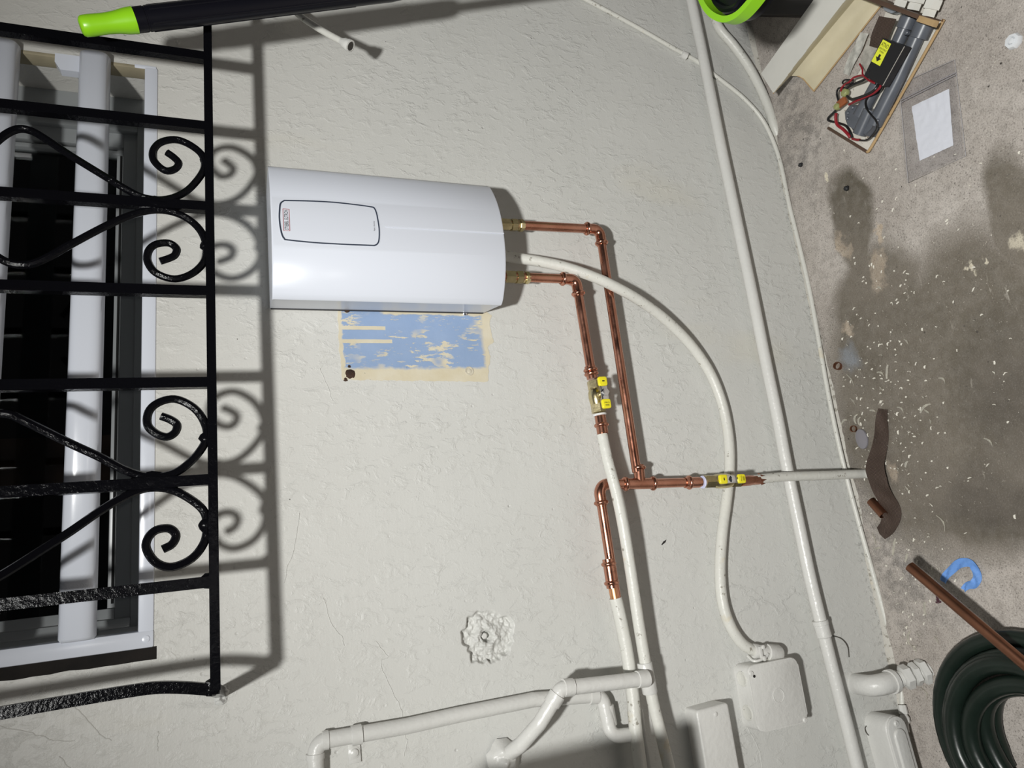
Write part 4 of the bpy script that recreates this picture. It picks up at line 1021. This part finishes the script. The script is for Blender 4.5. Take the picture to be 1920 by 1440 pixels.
Pq = [fl(1686, 158), fl(1790, 112), fl(1811, 292), fl(1703, 343)]
obj('film', quad(Pq, 24, 30, lambda s, t: .0055 + .0016 * noise.noise(Vector((s * 4, t * 5, 1))) + .001 * noise.noise(Vector((s * 12, t * 14, 2)))), FILM, bag, sharp=80)
obj('film', quad(Pq, 10, 12, lambda s, t: .0008), FILM, bag, sharp=80)
bm = B(); sweep(bm, [fl(1689, 188, .0075), fl(1740, 162, .008), fl(1792, 136, .0075)], .0009, 6); sweep(bm, [fl(1690, 192, .0075), fl(1741, 166, .008), fl(1793, 140, .0075)], .0006, 6); obj('zip_closure', bm, mat_plain('zip_plastic', (.30, .29, .31), .3), bag)
bm = B(); sweep(bm, [fl(1686, 158, .006), fl(1703, 343, .006), fl(1811, 292, .006), fl(1790, 112, .006), fl(1686, 158, .006)], .0005, 6); obj('bag_seam', bm, mat_plain('seam_plastic', (.42, .41, .42), .3), bag)
pq = [fl(1712, 200), fl(1782, 167), fl(1790, 273), fl(1727, 302)]
bm = quad(pq, 20, 28, lambda s, t: .0030 + .0014 * abs(noise.noise(Vector((s * 5, t * 6, 6)))) + .0006 * noise.noise(Vector((s * 14, t * 15, 2))))
o = obj('folded_paper', bm, mat_plain('white_paper', (.80, .82, .88), .7, bump=.3, bs=60), sharp=80); tag(o, 'folded crumpled white paper sheet inside the clear zip bag', 'paper')

# cream folded metal cover lying by the wall
CREAM = mat_plain('old_cream_enamel', (.62, .56, .40), .4, bump=.2, bs=40, var=.15)
OFFW = mat_plain('off_white_enamel', (.70, .69, .64), .4, bump=.15, bs=50, var=.06)
def mat_rusty(name, col):
    m, nt, b = base(name, col, .5); g = N(nt); k = g.ramp(g.noise(55, 5, .7), .64, .69)
    a_ = g.mix(k, g.mix(g.ramp(g.noise(20, 3), .3, .7), tuple(c_ * .8 for c_ in col), col), (.085, .035, .015)); g.link(a_, b.inputs['Base Color']); g.bump(b, g.noise(90, 4), .4, .001); return m
RUSTY = mat_rusty('rust_stained_enamel', (.72, .69, .62)); RUSTE = mat_rusty('rusty_edge', (.50, .34, .17)); RUSTD = mat_rusty('dark_rusty_metal', (.10, .06, .04))
cov = thing('metal_cover', 'cream folded sheet metal cover with a white flange lying on the floor', 'cover', fl(1520, 150))
cov['label'] = 'cream folded sheet metal cover with a white outer flange lying open on the floor'
def row(u, v, h, k=1.0):
    return fl(u, v, h)
near = [(1427, 138, .060), (1450, 175, .060), (1482, 142, .026), (1497, 143, .015), (1506, 148, .009), (1518, 162, .006), (1526, 171, .003)]
far = [(1575, -70, .060), (1645, -78, .060), (1645, -52, .026), (1660, -50, .015), (1672, -48, .009), (1700, -60, .006), (1712, -66, .003)]
def strip(i0, i1, n=16, wav=.0):
    bm = B()
    def fn(s, t):
        i = i0 + t * (i1 - i0); k = min(int(i), i1 - 1); f = i - k
        a_ = fl(*near[k]) .lerp(fl(*near[k + 1]), f); b_ = fl(*far[k]).lerp(fl(*far[k + 1]), f); p = a_.lerp(b_, s)
        if wav and t == 1: p += Vector((0, .0025 * noise.noise(Vector((s * 14, 0, 0))), 0))
        return p
    grid(bm, fn, n, (i1 - i0) * 2)
    vs = list(bm.faces); r_ = bmesh.ops.extrude_face_region(bm, geom=vs)
    for v in r_['geom']:
        if isinstance(v, bmesh.types.BMVert): v.co.z -= .0012
    return bm
obj('white_flange', strip(0, 1, 30, 1), OFFW, cov, 'chalky white outer flange'); obj('cream_channel', strip(1, 6, 16), CREAM, cov)
bm = B(); sweep(bm, [fl(1526, 171, .004), fl(1712, -66, .004)], .0014, 8); sweep(bm, smooth([fl(*p) for p in near[1:]], 3), .0012, 8); obj('rusty_rim', bm, RUSTE, cov, 'rust-brown folded rim')

# open old water heater: back plate with grey pipes, module, wires
oh = thing('dismantled_heater', 'rusty white back plate of an old heater carrying grey plastic pipes', 'heater part', fl(1660, 150))
bp_ = [fl(1555, 241), fl(1627, 286), fl(1768, 42), fl(1700, -10), fl(1668, 10), fl(1640, 90), fl(1600, 160)]
bm = B(); slab(bm, [p + Vector((0, 0, .0005)) for p in bp_], (0, 0, .003)); obj('back_plate', bm, RUSTY, oh)
bm = B(); sweep(bm, [fl(1553, 240, .004), fl(1626, 285, .004)], .0028, 8); obj('plate_rim', bm, RUSTD, oh, 'dark rusted lower rim')
bm = B(); sweep(bm, smooth([fl(1626, 285, .006), fl(1636, 272, .008), fl(1700, 160, .008), fl(1770, 36, .008)], 6), .0026, 8); obj('plate_rim', bm, RUSTE, oh, 'cream and rust side rim')
def g_(u, v, h): return fl(u, v, h)
bm = B(); sweep(bm, [g_(1640, 234, .018), g_(1684, 148, .018), g_(1729, 48, .018), g_(1735, 36, .018)], [.0130, .0122, .0122, .0122], 18); obj('grey_tube', bm, GREYPVC, oh)
bm = B(); sweep(bm, [g_(1612, 218, .018), g_(1660, 130, .018), g_(1702, 40, .018), g_(1706, 28, .018)], [.0125, .0112, .0112, .0112], 18); obj('grey_tube', bm, GREYPVC, oh)
for (a_, b_) in (((1735, 44), (1722, 72)), ((1706, 32), (1696, 54))):
    bm = B(); p_, q_ = g_(*a_, .018), g_(*b_, .018); L_ = (q_ - p_).length; lathe(bm, p_, q_ - p_, [(0, .0135), (.0005, .0150), (L_ - .0005, .0148), (L_, .0130)], 20); obj('tube_socket', bm, GREYPVC, oh)
def drop(u, v, top, z): p = fl(u, v, top); return Vector((p.x, p.y, z))
bm = B(); slab(bm, [drop(u, v, .026, .004) for u, v in ((1582, 210), (1592, 196), (1610, 196), (1628, 204), (1646, 216), (1641, 232), (1632, 238), (1624, 255), (1598, 246), (1592, 232), (1583, 224))], (0, 0, .022), .004, 3); mf = obj('manifold', bm, GREYPVC, oh)
bm = B(); sweep(bm, [g_(1611, 252, .022), g_(1632, 206, .022)], .012, 14); obj('outlet_stub', bm, GREYPVC, oh)
for (u, v) in ((1589, 222), (1599, 202), (1646, 226), (1590, 212)):
    bm = B(); lathe(bm, fl(u, v, .026), (0, 0, 1), [(0, .0032), (.002, .0032), (.003, .002)], 12); obj('bolt_head', bm, GREYPVC, mf)
bm = B(); lathe(bm, fl(1703, 62, .026), (0, 0, 1), [(0, .004), (.006, .004), (.007, .003)], 12); obj('sensor_cap', bm, GREYPVC, oh)
# rusty end bracket and white nuts
bm = B(); slab(bm, [fl(u, v, .0) for u, v in ((1648, 4), (1653, -4), (1766, 38), (1762, 46))], (0, 0, .052), .001); obj('end_bracket', bm, RUSTD, oh, 'dark rusted angle bracket')
bm = B(); slab(bm, [fl(u, v, .040) for u, v in ((1730, 30), (1762, 40), (1756, 52), (1726, 42))], (0, 0, .010), .001); obj('bracket_tab', bm, RUSTE, oh, 'cream rust-edged tab')
dn_ = (fl(1720, -40, 0) - fl(1700, 10, 0)).normalized()
for (u, v) in ((1688, 8), (1714, 14), (1742, 26)):
    p_ = fl(u, v, .028); bm = B(); lathe(bm, p_ - dn_ * .004, dn_, [(0, .0105), (.010, .0105), (.0105, .0135), (.024, .0135), (.0245, .0125), (.027, .0135), (.046, .0135), (.047, .011)], 6 , .2); obj('white_nut', bm, OFFW, oh, 'white painted hex fitting')
bm = B(); slab(bm, [fl(u, v, .01) for u, v in ((1666, 16), (1680, 12), (1692, 24), (1682, 28), (1668, 22))], (0, 0, .014), .001); obj('metal_clip', bm, mat_plain('blue_grey_metal', (.42, .46, .52), .3, .6), oh, 'bent bluish metal clip')
# black control module
P4 = [fl(1655, 71, .052), fl(1696, 86, .052), fl(1654, 161, .052), fl(1620, 142, .052)]
bm = B(); slab(bm, P4, (0, 0, -.016), .0); md = obj('control_module', bm, mat_plain('black_bakelite', (.010, .010, .012), .35), oh)
e1_ = (P4[1] - P4[0]).normalized(); e2_ = (P4[3] - P4[0]).normalized()
L4 = [fl(1656, 74, .0525), fl(1671, 82, .0525), fl(1650, 124, .0525), fl(1634, 115, .0525)]
bm = B(); slab(bm, L4, (0, 0, .0004)); obj('yellow_label', bm, mat_plain('label_yellow', (.80, .85, .05), .5), md, 'yellow paper label with black print')
def label_pt(s, t): return (L4[0] * (1 - s) + L4[1] * s) * (1 - t) + (L4[3] * (1 - s) + L4[2] * s) * t + Vector((0, 0, .0008))
bm = B()
def ltext(body, s0, s1, t0, t1):
    t_ = text_mesh(body, 1.0); xs = [q.co.x for q in t_.verts]; ys = [q.co.y for q in t_.verts]; x0, x1, y0, y1 = min(xs), max(xs), min(ys), max(ys); mp = {}
    for q in t_.verts: mp[q] = bm.verts.new(label_pt(s0 + (s1 - s0) * (q.co.x - x0) / (x1 - x0), t1 + (t0 - t1) * (q.co.y - y0) / (y1 - y0)))
    for f in t_.faces: bm.faces.new([mp[q] for q in f.verts])
    t_.free()
ltext('ATNO', .10, .92, .08, .26); ltext('READING', .10, .92, .31, .39); ltext('TWIN', .25, .75, .43, .51)
for poly in ([(.40, .58), (.62, .58), (.62, .72), (.40, .72)], [(.20, .72), (.82, .72), (.51, .90)]):
    bm.faces.new([bm.verts.new(label_pt(s, t)) for s, t in poly])
obj('label_print', bm, INK, md)
for (u, v) in ((1629, 133), (1676, 84)):
    bm = B(); lathe(bm, fl(u, v, .0520), (0, 0, 1), [(0, .0026), (.0006, .0024)], 10); obj('screw_hole', bm, INK, md)
bm = B(); sweep(bm, [fl(1696, 87, .052), fl(1655, 161, .052)], .0007, 6); obj('metal_edge', bm, mat_plain('dull_metal', (.42, .40, .36), .4, .8), md, 'thin bright metal edge')
# wires
def wire(pl, mat, r=.0019, hh=.03):
    tube('wire', smooth([fl(p[0], p[1], p[2] if len(p) > 2 else hh) for p in pl], 6), r * .78, mat, oh, 8)
wire([(1652, 158, .045), (1648, 166, .046), (1636, 176, .042), (1618, 184, .038), (1604, 190, .036), (1592, 196, .030)], REDW, .0026)
wire([(1648, 156, .042), (1640, 168, .046), (1628, 176, .044), (1610, 183, .040), (1596, 186, .036), (1588, 180, .032)], BLACKW, .0030)
wire([(1626, 146, .040), (1615, 152, .036), (1600, 158, .032), (1590, 164, .030), (1584, 170, .028)], BLACKW, .0030)
wire([(1620, 142, .040), (1612, 142, .036), (1600, 146, .034), (1592, 154, .034), (1582, 160, .032), (1577, 168, .030), (1580, 174, .030)], REDW, .0024)
wire([(1600, 150, .030), (1584, 150, .030), (1580, 156, .030), (1590, 158, .034), (1600, 154, .034)], BLACKW, .0020)
wire([(1584, 164, .028), (1572, 166, .028), (1569, 176, .026), (1572, 190, .026), (1572, 198, .024)], BLACKW, .0022)
wire([(1572, 196, .024), (1566, 208, .018), (1554, 220, .012), (1554, 226, .010), (1570, 230, .012), (1586, 236, .014), (1594, 248, .014), (1598, 258, .012)], BLACKW, .0028)
wire([(1568, 212, .024), (1567, 222, .022), (1570, 234, .020), (1580, 242, .018), (1590, 252, .016), (1594, 258, .014)], REDW, .0036)
wire([(1598, 260, .012), (1606, 262, .014), (1612, 262, .014)], REDW, .0028)
wire([(1612, 263, .014), (1626, 262, .020), (1638, 250, .028), (1644, 238, .038), (1642, 226, .040), (1632, 214, .040), (1624, 202, .038), (1623, 190, .036), (1628, 180, .034)], BLACKW, .0019)
wire([(1612, 120, .038), (1617, 130, .040), (1618, 140, .042), (1628, 150, .044), (1640, 156, .044), (1632, 150, .040)], REDW, .0020)
for (u, v, r_) in ((1588, 176, .0075), (1573, 202, .0060)):
    bm = B(); lathe(bm, fl(u, v, .024), (.3, -.1, 1), [(0, r_ * .8), (.002, r_), (.007, r_), (.009, r_ * .8), (.0095, r_ * .4)], 14); obj('sensor_disc', bm, mat_plain('olive_plastic', (.32, .34, .14), .4), oh, 'olive and orange round thermal sensor')
bm = B(); box(bm, fl(1579, 192, .026), XA, YA, ZA, .014, .020, .006, .001); obj('sensor_body', bm, mat_plain('orange_brown_plastic', (.30, .09, .03), .45), oh)

# abrasive cloth roll & worn end lying between cover and plate
o = ribbon('abrasive_cloth', [fl(1665, 33, .031), fl(1650, 70, .031), fl(1644, 90, .028)], [.040, .040, .036], MESH, wob=.001); tag(o, 'dark brown mesh cloth square lying beside the grey pipes', 'cloth')
o = ribbon('worn_cloth_strip', [fl(1643, 80, .024), fl(1629, 108, .020), fl(1620, 128, .016)], [.040, .034, .026], mat_plain('chalky_mesh', (.46, .44, .39), .8, bump=.6, bs=300, var=.35), wob=.001); tag(o, 'worn chalk-filled end of mesh cloth under the black module', 'cloth')
o = ribbon('chalky_strip', [fl(1622, 62, .012), fl(1613, 84, .012), fl(1600, 108, .009), fl(1588, 140, .004)], [.020, .021, .022, .018], mat_plain('white_chalky_mesh', (.58, .57, .52), .9, bump=.8, bs=260, var=.4), wob=.002); tag(o, 'narrow whitened mesh strip between the cover and the old heater', 'strip')

# paint flakes and debris
FLK = mat_plain('flake_paint', (.74, .71, .62), .6, var=.2, bs=300)
def flake(bm, c, L_, w_, a_, curl=.3):
    d = Vector((math.cos(a_), math.sin(a_), 0)); s = Vector((-d.y, d.x, 0)); V = []; n = 4
    for i in range(n + 1):
        t = i / n - .5; off = s * curl * L_ * (t * t * 4 - .5) * .5; ww = w_ * (1 - .8 * abs(t)) * .5; z = .0012 + .0012 * abs(math.sin(t * 5 + a_))
        V.append((bm.verts.new(c + d * t * L_ + off + s * ww + Vector((0, 0, z * .4))), bm.verts.new(c + d * t * L_ + off - s * ww + Vector((0, 0, z)))))
    for i in range(n): bm.faces.new((V[i][0], V[i][1], V[i + 1][1], V[i + 1][0]))
FG = 'larger scraped paint curls on the floor'
big = [(1690, 768, 22, .5, .6, 'stubby paint chip just right of the top end of the brown mesh strip'), (1735, 764, 30, .3, 2.0, 'long curved paint curl lying out on the dark stain, beyond the mesh strip top'),
 (1738, 771, 14, 0, .8, 'short straight paint chip touching the long curl on the dark stain'), (1596, 712, 34, .2, .4, 'long straight paint sliver below the first copper ring'),
 (1664, 697, 30, .1, 2.8, 'thin upright paint sliver right of the V-shaped flakes'), (1652, 700, 20, .4, .9, 'forked V-shaped paint flake on the stain'),
 (1605, 785, 22, .6, 2.7, 'left one of two curled paint strips above the second copper ring'), (1612, 790, 20, .6, 2.9, 'right one of two curled paint strips above the second copper ring'),
 (1583, 790, 20, .4, 1.9, 'bent paint curl between the skirting cable and second copper ring'), (1637, 770, 16, .2, 1.2, 'crumpled paint chip left of the top end of the mesh strip'),
 (1652, 728, 10, 0, .5, 'small blocky paint chip above the mesh strip'), (1600, 752, 22, .1, .5, 'slanted paint sliver midway between the two copper rings'),
 (1768, 712, 18, .5, .7, 'folded oval paint curl alone in the middle of the dark stain'), (1855, 828, 22, .4, .6, 'bent paint curl furthest right on the dark stain'),
 (1767, 980, 34, .4, .3, 'long hooked paint curl above the blue tape'), (1640, 1010, 26, .1, .1, 'paint sliver at the lower end of the mesh strip by the wall'),
 (1677, 1025, 38, .05, 2.7, 'very long straight paint sliver below the mesh strip'), (1646, 1028, 16, .0, 1.7, 'short level paint sliver touching the skirting cable'),
 (1700, 1046, 20, .0, 2.6, 'paint sliver at the free end of the long copper tube'), (1735, 1140, 26, .2, 2.9, 'paint curl between the copper tube and the skirting'),
 (1705, 1195, 30, .4, 2.8, 'hooked paint curl above the hex nuts of the big elbow'), (1714, 1215, 18, .3, .6, 'short bright paint curl right above the hex nuts'),
 (1735, 1300, 26, .7, .3, 'looped paint curl below the hex nuts of the big elbow'), (1702, 917, 16, .1, .5, 'short chip right of the painted floor pipe end'),
 (1700, 870, 14, .3, 2.5, 'small chip beside the mesh strip above the floor pipe end'), (1745, 790, 10, .2, 0, 'tiny upright chip under the long curl on the dark stain'),
 (1757, 1200, 16, .2, .4, 'paint chip touching the outer loop of the green hose'), (1765, 1275, 20, .4, 2.9, 'paint chip between hose and hex nuts'),
 (1650, 540, 14, .3, .8, 'small chip below the larger peeled tan spot'), (1700, 640, 16, .2, .5, 'thin chip at the centre left of the dark stain')]
for (u, v, L_, cu, a_, lb) in big:
    bm = B(); flake(bm, fl(u, v), L_ * .00082, .0038, a_, cu); bmesh.ops.solidify(bm, geom=bm.faces[:], thickness=.0005)
    o = obj('paint_flake', bm, FLK); tag(o, lb, 'paint flake', FG)
bm = B()
for i in range(520):
    if i < 330: u, v = random.gauss(1655, 55), random.gauss(800, 150)
    elif i < 430: u, v = random.gauss(1700, 40), random.gauss(1150, 90)
    else: u, v = random.uniform(1520, 1915), random.uniform(260, 1040)
    if u < 1420 + v * .222 - (0 if v > 300 else 20): continue
    p_ = fl(u, v)
    if p_.y > -.012 or (Vector((p_.x - hcx, p_.y - hcy, 0)).length < .19): continue
    flake(bm, p_, random.uniform(.002, .007), random.uniform(.0012, .0028), random.uniform(0, 3.14), random.uniform(0, .6))
o = obj('paint_crumbs', bm, FLK, kind='stuff'); tag(o, 'tiny cream paint crumbs scattered over the stained concrete', 'paint crumbs')
BLK = mat_plain('black_crumb', (.015, .016, .018), .6)
for (u, v, r_, lb) in ((1501, 309, .0050, 'black crumb on the floor nearest the skirting cable'), (1587, 353, .0055, 'dark grey crumb below the old heater plate')):
    bm = B(); bmesh.ops.create_icosphere(bm, subdivisions=2, radius=r_)
    for q in bm.verts: q.co = fl(u, v, r_ * .6) + q.co * (1 + .35 * noise.noise(q.co * 300)) * .9
    for q in bm.verts: q.co.z = max(q.co.z, .0003)
    o = obj('black_crumb', bm, BLK); tag(o, lb, 'debris', 'black crumbs on the floor')

# ------------------------------------------------------------------ unseen cabinet shape, added so its side panel shadows the lower pipes
mc = thing('shadow_blocker', 'unseen cabinet shape with a side panel, added to cast the shadow over the lower pipes', 'shadow blocker', (-.58, 0, .722))
bm = B(); abox(bm, -.72, -.452, -.300, 0, .722, 1.0, .004); obj('blocker_body', bm, PAINT, mc)
bm = B(); abox(bm, -.456, -.243, -.306, -.302, .722, 1.0, .001); obj('blocker_panel', bm, PAINT, mc)
